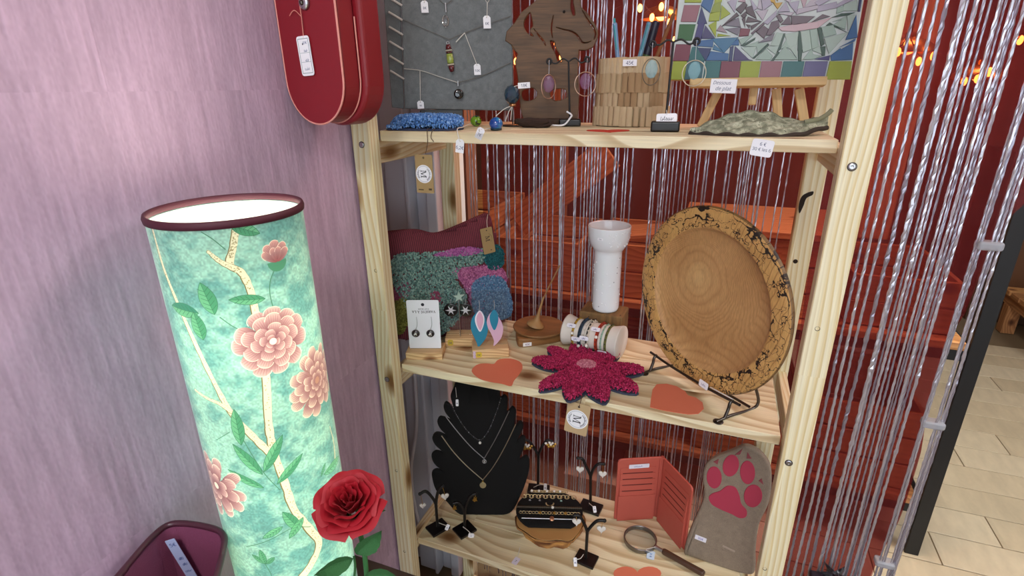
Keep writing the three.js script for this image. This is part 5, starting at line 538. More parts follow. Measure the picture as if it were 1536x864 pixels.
// ---- white earring card on a pine block ----
const pineStand = (label, L, R, h, d) => { const a = onMid(...L), b = onMid(...R), g = T('pine_block', label, 'wood block'), w = a.distanceTo(b); g.position.copy(a.clone().add(b).multiplyScalar(0.5)); g.rotation.y = -Math.atan2(b.z - a.z, b.x - a.x); M('block', grainUV(rbox(w, h, d, 0.0015), 0), mPineBlock, g, 0, h / 2, -d / 2); return { g, w, h, d }; };
{
  const s = pineStand('small pine block under the white earring card', [609, 540], [664, 540], 0.016, 0.05); M('card_slot', rbox(s.w * 0.8, 0.0006, 0.003, 0.0002), std('#5a4026', 0.9), s.g, 0, s.h + 0.0003, -0.022);
  const base = V(0, s.h, -0.022).applyEuler(s.g.rotation).add(s.g.position), p = plane(base, s.g.rotation.y, 0.03), g = T('earring_card', 'white printed jewellery card standing in the pine block', 'card'); p.put(g);
  const bl = p.loc(615, 524), tr = p.loc(658, 450), w = tr[0] - bl[0], h = tr[1]; const c = card('card', g, w, h, { res: 512, paper: '#eef0f6', r: 0.06, t: 0.001, ink: '#20222c', draw: (c, W, H) => { c.fillStyle = '#20222c'; c.beginPath(); c.arc(W * 0.5, H * 0.09, W * 0.05, 0, 7); c.fill(); c.save(); c.translate(W * 0.52, H * 0.235); c.rotate(PI); c.textAlign = 'center'; c.textBaseline = 'middle'; c.font = 'bold ' + Math.round(H * 0.062) + 'px serif'; c.fillText('VARIÉTÉ À LA', 0, 0); c.font = Math.round(H * 0.04) + 'px serif'; c.fillText('FAIT MAIN', 0, H * 0.055); c.restore(); } }); c.position.set((bl[0] + tr[0]) / 2, h / 2, 0);
  for (const [px, side] of [[624, 'left'], [646, 'right']]) { const e = T('cabochon_earring', side === 'left' ? 'round dark cabochon earring on white card, nearer the pine upright' : 'round dark cabochon earring on white card, nearer the blue leaf earring', 'earring', 'earrings on the white card'); p.put(e); const q = p.loc(px, 499.5), tp = p.loc(px + 1, 475); M('hook', tube([[tp[0], tp[1], 0.0015], [tp[0] + 0.0005, (tp[1] + q[1]) / 2, 0.003], [q[0], q[1] + 0.008, 0.003]], 0.0005, 12, 5), mSteel, e); M('bezel', lathe([[0.0055, 0], [0.0082, 0.0005], [0.0085, 0.0016], [0.007, 0.0026], [0.0062, 0.0018]], 28).rotateX(PI / 2), mDarkSteel, e, q[0], q[1], 0.0012); M('cabochon', lathe([[0.0064, 0.0012], [0.005, 0.0028], [0.0025, 0.0038], [0, 0.0042]], 24).rotateX(PI / 2), phys('#26262e', 0.08, { clearcoat: 1 }), e, q[0], q[1], 0.0012); M('motif', slab(shapeOf([[-0.003, -0.0035], [0, -0.001], [0.003, -0.004], [0.0018, 0.001], [0.0034, 0.0022], [0.0005, 0.0022], [-0.0008, 0.0042], [-0.0015, 0.001], [-0.0034, 0]]), 0.0006, 0.0001), mPearl, e, q[0], q[1], 0.0052); }
}
// ---- two clear acrylic displays on pine blocks, with earrings ----
function acrylic(labelBlock, labelPlate, L, R, h, top) { const s = pineStand(labelBlock, L, R, h, 0.045), base = V(0, s.h, -0.02).applyEuler(s.g.rotation).add(s.g.position), p = plane(base, s.g.rotation.y, 0.0), g = T('acrylic_stand', labelPlate, 'display stand'); p.put(g); const t = p.loc(top[0], top[1])[1]; M('sheet', rbox(s.w * 0.96, t, 0.002, 0.0008, 1), mAcrylic, g, 0, t / 2, 0); return { p, s, g }; }
{
  const A = acrylic('pine block of the acrylic display with black disc earrings', 'clear acrylic sheet carrying the black disc earrings', [668, 520], [711, 520], 0.02, [690, 432]);
  for (const px of [676.5, 698.5]) { const e = T('disc_earring', px < 690 ? 'black disc earring with silver star flower, beside the white card' : 'black disc earring with silver star flower, beside the blue leaf earring', 'earring', 'black disc earrings on the acrylic sheet'); A.p.put(e); const q = A.p.loc(px, 465, 0.003), r = Math.abs(A.p.loc(px + 10.5, 465, 0.003)[0] - q[0]); M('disc', lathe([[0, 0.002], [r * 0.9, 0.002], [r, 0.001], [r, -0.0005], [0, -0.0008]], 32).rotateX(PI / 2), phys('#08070a', 0.2, { clearcoat: 0.8 }), e, q[0], q[1], 0.003); const st = []; for (let i = 0; i < 12; i++) { const a = i / 12 * 2 * PI, k = i % 2 ? 0.26 : 0.78; st.push([Math.cos(a) * r * k, Math.sin(a) * r * k]); } M('star_inlay', slab(shapeOf(st), 0.001, 0.0003), std('#dcd8de', 0.35, { metalness: 0.4 }), e, q[0], q[1], 0.0048); const t = A.p.loc(px, 449, 0.003); M('hook', tube([[t[0], t[1], 0.0012], [q[0], q[1] + r, 0.003]], 0.0006, 6, 5), mSteel, e); }
  { const q = A.p.loc(671, 507, 0.03), k = card('price_dot', A.s.g, 0.012, 0.014, { paper: '#c3a93c', lines: [['9€', 0.5, 0.55, 0.5]], r: 0.4 }); k.position.set(-A.s.w / 2 + 0.012, 0.01, 0.0006); }
  { const st = T('star_brooch', 'pale green star brooch stuck to the tufted cushion', 'brooch'); const q = plane(V(0.125, Y_MID, -0.16), 0.7), c = q.loc(688, 445); q.put(st); const s5 = []; for (let i = 0; i < 10; i++) { const a = i / 10 * 2 * PI + 0.3, k = i % 2 ? 0.0055 : 0.0135; s5.push([Math.cos(a) * k, Math.sin(a) * k]); } M('star', slab(shapeOf(s5), 0.003, 0.001), std('#a9c0b2', 0.6), st, c[0], c[1], 0); M('pin_rod', new THREE.CylinderGeometry(0.001, 0.001, c[1], 6), mSteel, st, c[0], c[1] / 2, -0.001); }
  const B = acrylic('pine block of the acrylic display with leaf earrings', 'clear acrylic sheet carrying the leather leaf earrings', [709, 539], [764, 536], 0.021, [737, 435]);
  const leaf = (label, px, big, small) => { const e = T('leaf_earring', label, 'earring', 'leather leaf earrings on the acrylic sheet'); B.p.put(e); const W = (x, y, z) => B.p.loc(600 + x / 7.2, 430 + y / 7.2, z); M('long_leaf', slab(shapeOf(big[0].map(a => W(a[0], a[1], 0.004)), true), 0.0014, 0.0004), std(big[1], 0.7), e, 0, 0, 0.003); M('short_leaf', slab(shapeOf(small[0].map(a => W(a[0], a[1], 0.006)), true), 0.0014, 0.0004), std(small[1], 0.7), e, 0, 0, 0.005); if (small[2]) M('leaf_trim', slab(shapeOf(small[2].map(a => W(a[0], a[1], 0.005)), true), 0.0012, 0.0003), std('#ece4ec', 0.7), e, 0, 0, 0.0042); const t = W(px, 150, 0.003), q = W(px, 262, 0.004); M('hook', tube([[t[0], t[1], 0.0015], [t[0] + 0.0008, (t[1] + q[1]) / 2, 0.004], [q[0], q[1], 0.005]], 0.0006, 12, 5), mSteel, e); };
  leaf('blue leather leaf earring with short pink leaf on top', 853, [[[858, 265], [905, 300], [940, 400], [950, 470], [925, 560], [885, 615], [845, 655], [830, 610], [800, 545], [768, 460], [770, 370], [800, 310]], '#1f7f9e'], [[[862, 275], [893, 320], [898, 390], [866, 470], [835, 410], [828, 340]], '#d8a8c0', [[862, 258], [905, 310], [910, 390], [866, 488], [820, 410], [812, 330]]]);
  leaf('pink leather leaf earring with short blue leaf on top', 1015, [[[1015, 255], [1060, 320], [1105, 400], [1115, 470], [1090, 560], [1040, 620], [1010, 645], [1015, 590], [985, 510], [945, 430], [938, 370], [960, 310]], '#d6aec6'], [[[1016, 248], [1055, 300], [1060, 380], [1020, 470], [980, 400], [972, 310]], '#1f7f9e']);
  { const k = card('price_dot', B.s.g, 0.012, 0.012, { paper: '#d4b838', lines: [['8€', 0.5, 0.55, 0.55]], r: 0.4 }); k.position.set(-B.s.w / 2 + 0.0135, 0.01, 0.0006); const k2 = card('price_strip', B.s.g, 0.005, 0.016, { paper: '#cdb6cf' }); k2.position.set(-B.s.w / 2 + 0.004, 0.0105, 0.0006); }
}
// ---- wooden ring dish: pointed base, round plate, little hat-shaped spindle ----
{
  const c = V(0.262, Y_MID, -0.245), g = T('ring_holder', 'brown wooden ring holder with heart base and tilted hat-shaped spindle', 'ring holder'); g.position.copy(c);
  const wood = std('#ffffff', 0.5, { map: SC(tex(128, 256, (u, v) => { const k = 0.9 + 0.35 * (fbm(u * 10, v * 2, 5, 3) - 0.4) + 0.1 * (noise(u * 60, v * 4, 7) - 0.5); return [150 * k, 106 * k, 62 * k]; }), 0.12, 0.2) });
  const at = (px, py) => { const q = onMid(px, py); return [q.x - c.x, -(q.z - c.z)]; };
  const tip = at(779, 521), rt = at(841, 514); const basePoly = smoothPoly([tip, [lerp(tip[0], rt[0], 0.5) + 0.002, lerp(tip[1], rt[1], 0.5) - 0.002], [0.058, 0.0], [0.062, 0.03], [0.03, 0.055], [-0.03, 0.055], [-0.058, 0.03], [-0.05, -0.012], [-0.036, -0.045]], 5);
  M('base', grainUV(slab(shapeOf(basePoly), 0.02, 0.0025, 2).rotateX(-PI / 2), 0), wood, g); M('plate', grainUV(lathe([[0, 0.0205], [0.05, 0.02], [0.057, 0.0215], [0.0585, 0.025], [0.056, 0.027], [0.04, 0.0245], [0, 0.024]], 60), 0), wood, g, 0, 0, -0.004);
  const p = plane(c.clone().add(V(0, 0.025, 0.0)), yawTo(c)), a = p.loc(803, 489), b = p.loc(815, 448), s = new THREE.Group(); s.name = 'spindle'; const A = V(a[0], a[1], 0).applyQuaternion(p.q).add(V(0, 0.025, 0)), Bv = V(b[0], b[1], 0).applyQuaternion(p.q).add(V(0, 0.025, 0)); const d = Bv.clone().sub(A), L = d.length() * 1.02; A.y = Math.max(A.y, 0.0295); s.position.copy(A); s.quaternion.setFromUnitVectors(V(0, 1, 0), d.normalize()); g.add(s);
  M('hat', lathe([[0, 0], [0.019, -0.001], [0.0205, 0.001], [0.017, 0.006], [0.009, 0.012], [0.0048, 0.02], [0.0034, 0.03], [0.0024, L * 0.8], [0.0018, L], [0, L + 0.001]], 36), std('#a07a4c', 0.55), s); const e = p.loc(836, 402); const E = V(e[0], e[1], 0).applyQuaternion(p.q).add(V(0, 0.025, -0.02)); M('horn', tube([Bv.clone().lerp(A, 0.02), Bv.clone().lerp(E, 0.35).add(V(0, 0.001, 0)), E], 0.0019, 20, 8), std('#8a6238', 0.6), g);
  const q = plane(V(c.x - 0.0, Y_MID, c.z + 0.02), 0.25).loc(790, 517), k = card('price_tag', g, 0.019, 0.0085, { lines: [['40€', 0.5, 0.52, 0.75]], ink: '#5a2f6a' }); const pt = plane(V(c.x + tip[0], Y_MID, c.z - tip[1]), 0.588), lq = pt.loc(791, 516.5, 0.004), wq = V(lq[0], Math.max(0.0045, lq[1]), 0.004).applyQuaternion(pt.q).add(pt.base).sub(c); k.position.copy(wq); k.rotation.y = 0.588;
}
// ---- white porcelain vase on a wooden block ----
{
  const b = V(0.402, Y_MID, -0.272), g = T('wood_stand_block', 'dark weathered wooden block under the white porcelain vase', 'wood block'); g.position.copy(b); g.rotation.y = -0.05; const p = plane(b), top = 0.078; const wd = std('#ffffff', 0.8, { map: SC(tex(128, 128, (u, v) => { const k = 0.8 + 0.5 * (fbm(u * 3, v * 20, 6, 4) - 0.3); let c = [132 * k, 98 * k, 56 * k]; if (noise(u * 22, v * 22, 8) > 0.9) c = [60, 42, 24]; return c; }), 0.09, 0.09) }); M('block', grainUV(rbox(0.094, top, 0.064, 0.004), 0), wd, g, 0.0, top / 2, 0);
  const v = T('porcelain_vase', 'white porcelain cup-topped vase with raised dots on the wooden block', 'vase'); v.position.set(b.x + 0.002, Y_MID + top, b.z); const h = plane(v.position).loc(907, 337)[1], r = 0.0285, R = 0.0425;
  M('body', lathe([[0, 0], [r * 0.82, 0], [r * 0.95, 0.002], [r, 0.008], [r, h * 0.68], [r * 1.02, h * 0.72], [r * 1.12, h * 0.735], [R * 0.93, h * 0.8], [R, h * 0.88], [R * 1.03, h * 0.99], [R * 1.0, h], [R * 0.95, h * 0.985], [R * 0.9, h * 0.88], [R * 0.7, h * 0.8], [r * 0.8, h * 0.74], [r * 0.78, 0.01], [0, 0.008]], 64), phys('#e6eaee', 0.18, { clearcoat: 0.8, clearcoatRoughness: 0.08 }), v);
  for (let i = 0; i < 46; i++) { const a = rr(0, 2 * PI), y = rr(0.012, h * 0.66), dark = i % 3 === 0; M(dark ? 'grey_dot' : 'white_dot', new THREE.SphereGeometry(dark ? 0.0013 : 0.0018, 8, 6).scale(1, 1, 0.5), dark ? std('#8a8c92', 0.4) : phys('#f2f5f8', 0.15, { clearcoat: 1 }), v, Math.sin(a) * r * 1.004, y, Math.cos(a) * r * 1.004, 0, a, 0); }
  for (let i = 0; i < 24; i++) { const a = rr(0.2, 1.8), y = h * rr(0.8, 0.96), rad = lerp(R * 0.93, R * 1.02, (y / h - 0.8) / 0.19); M('white_dot', new THREE.SphereGeometry(0.0017, 8, 6), phys('#f2f5f8', 0.15, { clearcoat: 1 }), v, Math.sin(a) * rad, y, Math.cos(a) * rad); }
  const k = card('price_tag', v, 0.011, 0.005, { lines: [['35€', 0.5, 0.52, 0.75]] }); const ka = yawTo(v.position) - 0.4; k.position.set(Math.sin(ka) * R * 1.02, h * 0.89, Math.cos(ka) * R * 1.02); k.rotation.y = ka;
}
// ---- cream bracelet roll with seven bracelets ----
{
  const c = V(0.392, Y_MID + 0.0345, -0.222), g = T('bracelet_roll', 'cream velvet bracelet cushion with flared ends behind the tufted flower', 'bracelet cushion'); g.position.copy(c); const turn = -0.2, R = 0.031, L = 0.064; g.rotation.y = turn;
  const cr = std('#ddd6cc', 0.9); M('cushion', lathe([[0, -L], [0.02, -L * 1.0], [R * 1.1, -L * 0.97], [R * 1.1, -L * 0.93], [R * 0.96, -L * 0.72], [R * 0.92, 0], [R * 0.96, L * 0.66], [R * 1.12, L * 0.93], [R * 1.12, L * 0.98], [0.02, L], [0, L]], 40).rotateZ(-PI / 2), cr, g);
  const bands = [['yellow and brown cord bracelet at the cream end of the roll', -0.036, 0.0024, '#b58f2a', '#6a3d22'], ['dark navy corded bracelet on the cream roll', -0.02, 0.0036, '#1c2836', '#2a3a4a'], ['white and black patterned bracelet on the cream roll', -0.002, 0.003, '#2a2420', '#cfc4b4'], ['bright orange red bracelet on the cream roll', 0.018, 0.0034, '#c2401c', '#8a2a12'], ['olive cord bracelet near the end of the cream roll', 0.038, 0.0026, '#6a6a34', '#3c4028'], ['pale braided bracelet between navy and patterned ones', -0.011, 0.002, '#e2ddd4', '#c9c2b6'], ['thin mint cord bracelet beside the orange one', 0.028, 0.0018, '#9ab8a4', '#6f8a78']];
  bands.forEach(([label, x, w, a, b], i) => { const t = T('cord_bracelet', label, 'bracelet', 'bracelets on the cream roll'); t.position.copy(c); t.rotation.y = turn; const n = 56, ga = []; const cols = [std(a, 0.75), std(b, 0.75)]; const q = new THREE.TorusGeometry(R * 0.955 + w * 0.35, w * 0.55, 8, 56).rotateY(PI / 2); M('cord', q, cols[0], t, x - w * 0.55, 0, 0); M('cord', q, cols[i === 2 ? 1 : i % 2], t, x + w * 0.55, 0, 0); for (let k = 0; k < 9; k++) { const an = -0.5 + k * 0.3; M('knot', new THREE.SphereGeometry(w * 0.62, 8, 6), cols[1], t, x, Math.sin(an) * (R + w * 0.5), Math.cos(an) * (R + w * 0.5)); }
    if (i < 5) { const an = [0.75, 0.05, 0.2, 0.85, -0.45][i], an2 = an, rr2 = R + w + 0.0022; const k = card('price_tag', t, 0.02, 0.009, { shape: 'rect', r: 0.35, lines: [['~~~', 0.45, 0.5, 0.5]], ink: '#4a4a86', paper: '#ecebf4' }); k.position.set(x - 0.004, Math.sin(an2) * rr2, Math.cos(an2) * rr2); k.rotation.set(-an2, 0, 0.06); M('charm', new THREE.IcosahedronGeometry(0.0036, 1), mPearl, t, x + 0.002, Math.sin(an - 0.42) * (R + w + 0.003), Math.cos(an - 0.42) * (R + w + 0.003)); } });
}
// ---- tufted flower coaster ----
{
  const c = V(0.397, Y_MID, -0.127), g = T('flower_coaster', 'crimson tufted flower coaster with pink centre hanging over the shelf edge', 'coaster'); g.position.copy(c);
  const tips = [[795, 536], [803, 560], [800, 593], [850, 607], [905, 611], [957, 600], [968, 558], [938, 528], [868, 519]].map(q => { const v = onMid(q[0], q[1] + 2); return [v.x - c.x, v.z - c.z]; });
  const petals = [[[795, 546], [830, 530]], [[806, 592], [835, 575]], [[852, 608], [862, 585]], [[908, 612], [900, 585]], [[960, 596], [925, 578]], [[969, 563], [930, 556]], [[930, 527], [905, 540]], [[866, 518], [870, 540]], [[820, 528], [850, 541]]];
  const cs = ['#b8265a', '#a11d4c', '#c83a6c', '#ac2352', '#8c1740'].map(C3), back = std('#3a3f52', 0.9), wh = [];
  petals.forEach(([t], i) => { const v = onMid(t[0], t[1]), dx = v.x - c.x, dz = v.z - c.z, len = Math.hypot(dx, dz), an = Math.atan2(dz, dx), poly = []; const W = i === 1 || i === 8 ? 0.024 : 0.030; for (let k = 0; k < 26; k++) { const s = k / 25, u = s < 0.5 ? s * 2 : (1 - s) * 2, sg = s < 0.5 ? 1 : -1; const prof = Math.pow(Math.sin(PI * Math.min(1, 0.12 + u * 0.9)), 0.75) * (0.45 + 0.55 * u) * W * 1.12 * (u > 0.999 ? 0 : 1); poly.push([u * len, sg * prof]); }
    const rot = q => [q[0] * Math.cos(an) - q[1] * Math.sin(an), q[0] * Math.sin(an) + q[1] * Math.cos(an)], P2 = poly.map(rot), b = bounds(P2);
    M('petal_backing', slab(shapeOf(P2.map(q => [q[0], -q[1]])), 0.004, 0.0008).rotateX(-PI / 2), back, g, 0, 0.0005 + i * 0.0002, 0);
    pile('petal_pile', g, 1500, () => { let a; do { a = [rr(b[0], b[2]), rr(b[1], b[3])]; } while (!inside(a, P2)); const lx = a[0] * Math.cos(an) + a[1] * Math.sin(an), ly = -a[0] * Math.sin(an) + a[1] * Math.cos(an), e = Math.abs(ly) / (W * 0.95), h = 0.0055 + 0.0085 * Math.max(0, 1 - e * e) * Math.min(1, (len - lx) / 0.02 + 0.2); return { p: V(a[0], 0.004 + i * 0.0002 + h * Math.pow(rnd(), 0.35), a[1]), s: V(rr(0.0011, 0.0018), rr(0.0014, 0.0024), rr(0.0011, 0.0018)), c: cs[Math.floor(rnd() * 5)] }; }, std('#ffffff', 1)); });
  const cp = ['#c4788a', '#d08c9a', '#b86a7e'].map(C3), cc = onMid(877, 553); pile('centre_pile', g, 420, () => { const a = rr(0, 2 * PI), r = 0.0185 * Math.sqrt(rnd()); return { p: V(cc.x - c.x + Math.cos(a) * r + 0.006, 0.0165 + 0.006 * (1 - Math.pow(r / 0.0185, 2)) * Math.sqrt(rnd()) + 0.001, cc.z - c.z + Math.sin(a) * r * 0.9 + 0.012), s: V(rr(0.0015, 0.0022), rr(0.0018, 0.003), rr(0.0015, 0.0022)), c: cp[Math.floor(rnd() * 3)] }; }, std('#ffffff', 1));
  const p = plane(on('z', -0.022, 866, 628), 0.0, -0.05), k = card('kraft_tag', g, 0.0425, 0.066, { res: 256, paper: '#c0a47c', draw: (c, W, H) => { drawM(c, W, H, W * 0.5, H * 0.52, W * 0.47); c.fillStyle = '#3a2f20'; c.beginPath(); c.arc(W * 0.5, H * 0.11, W * 0.05, 0, 7); c.fill(); } }); const o = p.base.clone().sub(c); k.position.set(o.x, o.y, -0.022 - c.z); k.rotation.z = -0.1; const kn = on('z', -0.024, 870, 606).sub(c); M('tag_string', tube([V(kn.x + 0.002, 0.006, kn.z - 0.008), V(kn.x + 0.002, 0.004, -0.026 - c.z), V(o.x + 0.003, o.y + 0.026, -0.0205 - c.z)], 0.0008, 12, 5), std('#6a4a3a', 0.9), g);
}
// ---- paper hearts on the shelf ----
function paperHeart(name, label, pxs, toShelf, y, col) { const v = pxs.map(q => toShelf(...q)), cx = v.reduce((s, a) => s + a.x, 0) / v.length, cz = v.reduce((s, a) => s + a.z, 0) / v.length, g = T(name, label, 'paper heart', 'coral paper hearts'); g.position.set(cx, y, cz); M('paper', slab(shapeOf(v.map(a => [a.x - cx, -(a.z - cz)])), 0.0008, 0).rotateX(-PI / 2), std(col, 0.8), g, 0, 0.0002, 0); return g; }
const zH = (ox, oy, s) => l => l.map(q => [ox + q[0] / s, oy + q[1] / s]);
paperHeart('paper_heart', 'coral paper heart lying in front of the acrylic earring displays', smoothPoly(zH(560, 470, 6.4)([[945, 560], [960, 525], [1010, 492], [1090, 485], [1160, 490], [1190, 455], [1260, 438], [1350, 445], [1420, 480], [1432, 530], [1400, 590], [1350, 650], [1325, 700], [1240, 680], [1120, 660], [1020, 630]]), 3), onMid, Y_MID, '#de7a5c');
paperHeart('paper_heart', 'coral paper heart lying in front of the round wooden platter', zH(850, 420, 4)([[500, 765], [505, 720], [515, 660], [540, 628], [600, 625], [660, 640], [710, 670], [728, 695], [775, 708], [815, 738], [822, 775], [790, 805], [730, 808], [640, 795], [560, 780]]), onMid, Y_MID, '#de7a5c');
// ---- round wooden platter on a wire stand ----
{
  const R = 0.165, c = V(0.6075, 1.149, -0.131), yaw = -0.716, g = T('wooden_platter', 'round turned wooden platter with black-veined rim on a wire stand', 'platter'); g.position.copy(c); g.rotation.y = yaw;
  const inR = 0.128;
  const grainMap = canvasTex(1024, 1024, (k, W) => { const im = k.createImageData(W, W); for (let j = 0; j < W; j++) for (let i = 0; i < W; i++) { const x = (i / W - 0.5) * 2, y = (j / W - 0.5) * 2, r = Math.hypot(x, y); const wx = x + 0.1 * (fbm(x * 3 + 5, y * 3, 4, 3) - 0.45), wy = y + 0.1 * (fbm(x * 3, y * 3 + 7, 6, 3) - 0.45); const q1 = Math.hypot(wx + 0.22, (wy + 0.18) * 1.05), q2 = Math.hypot((wx - 0.12) * 0.75, wy - 1.15); const mm = Math.max(0, Math.min(1, (q1 - 0.4) / 0.4)), ph = lerp(q1 * 9, q2 * 12 + 1, mm); const s = ph + 0.8 * fbm(x * 4, y * 4, 3, 3), f = Math.abs((s % 1) - 0.5) * 2; let c = mixc([206, 162, 108], [160, 114, 66], Math.min(1, Math.pow(f, 2.4) * 0.32 + 0.75 * fbm(x * 2.2 + 3, y * 2.2, 9, 4))); c = mixc(c, [216, 180, 122], Math.max(0, 0.6 - q1 * 2.4)); const fine = 1 + (noise(i * 0.35, j * 0.06, 4) - 0.5) * 0.12;
      if (r > 0.775) { c = mixc([214, 170, 104], [184, 138, 78], fbm(x * 9, y * 9, 2, 3)); const gr = Math.abs(((x * 16 + y * 5 + 2.4 * fbm(x * 4, y * 4, 5, 3)) % 1) - 0.5); c = mixc(c, [140, 96, 48], gr < 0.09 ? 0.5 : 0); const a = Math.atan2(y, x), vein = Math.abs(fbm(a * 6.5 + 9, r * 13, 12, 4) - 0.455), dens = fbm(a * 2.2 + 3, r * 3, 21, 2); if (vein < 0.013 + 0.2 * Math.max(0, dens - 0.38)) c = [34, 24, 18]; const v2 = Math.abs(fbm(x * 11 + 4, y * 11, 31, 4) - 0.46); if (v2 < 0.008 + 0.1 * Math.max(0, dens - 0.42)) c = [42, 28, 18]; if (r > 0.985) c = mixc(c, [52, 34, 20], 0.5); }
      const o = (j * W + i) * 4; im.data[o] = c[0] * fine; im.data[o + 1] = c[1] * fine; im.data[o + 2] = c[2] * fine; im.data[o + 3] = 255; } k.putImageData(im, 0, 0); });
  const prof = [[0, -0.009], [0.05, -0.0088], [0.1, -0.0075], [0.12, -0.003], [inR - 0.003, 0.002], [inR, 0.0045], [inR + 0.003, 0.0055], [0.15, 0.0065], [R - 0.003, 0.0062], [R, 0.003], [R - 0.002, -0.002], [0.15, -0.008], [0.11, -0.017], [0, -0.018]];
  const geo = lathe(prof.reverse(), 120).rotateX(PI / 2); { const p = geo.attributes.position, uv = new Float32Array(p.count * 2); for (let i = 0; i < p.count; i++) { uv[2 * i] = 0.5 + p.getX(i) / R / 2; uv[2 * i + 1] = 0.5 + p.getY(i) / R / 2; } geo.setAttribute('uv', new THREE.BufferAttribute(uv, 2)); }
  M('turned_wood', geo, phys('#ffffff', 0.5, { map: grainMap, clearcoat: 0.1, clearcoatRoughness: 0.5 }), g);
  const s = T('plate_stand', 'bent metal rod plate stand under the round platter', 'plate stand'); s.position.set(c.x, Y_MID, c.z); s.rotation.y = yaw; const q = plane(V(c.x, Y_MID, c.z).add(V(Math.sin(yaw), 0, Math.cos(yaw)).multiplyScalar(0.018)), yaw), L = (px, py, z) => { const a = q.loc(px, py); return V(a[0], a[1], z); };
  for (const sx of [-0.092, 0.092]) { M('foot', tube([[sx, 0.002, 0.05], [sx, 0.0035, 0.02], [sx, 0.0035, -0.05], [sx, 0.05, -0.034], [sx * 0.8, 0.11, -0.028]], 0.0026, 30, 8), mDarkSteel, s); M('front_hook', tube([[sx, 0.0035, 0.03], [sx, 0.02, 0.024], [sx, 0.03, 0.022], [sx, 0.034, 0.016]], 0.0028, 16, 8), mDarkSteel, s); M('foot_pad', lathe([[0, 0], [0.008, 0], [0.0085, 0.0015], [0.004, 0.0025], [0, 0.0025]], 20), mDarkSteel, s, sx, 0, 0.045); }
  M('front_bar', tube([[-0.108, 0.0335, 0.018], [-0.05, 0.03, 0.0185], [0.05, 0.03, 0.0185], [0.108, 0.0335, 0.018]], 0.0024, 24, 8), mDarkSteel, s); M('rear_bar', tube([[-0.074, 0.108, -0.028], [0, 0.112, -0.027], [0.074, 0.108, -0.028]], 0.0024, 16, 8), mDarkSteel, s); M('lower_bar', tube([[-0.092, 0.006, -0.03], [0.092, 0.006, -0.03]], 0.0024, 10, 8), mDarkSteel, s);
  const kp = L(1058, 576, 0), k = card('price_tag', s, 0.02, 0.0135, { lines: [['~~~~', 0.5, 0.5, 0.34]], ink: '#4a4f8a', r: 0.2 }); k.position.set(kp.x, kp.y, 0.0222); k.rotation.z = -0.08;
  const a = L(1068, 580, 0), b = L(1102, 598, 0); M('tag_cord', tube([V(a.x, a.y, 0.022), V(b.x, b.y, 0.022)], 0.001, 6, 6), mString, s);
}

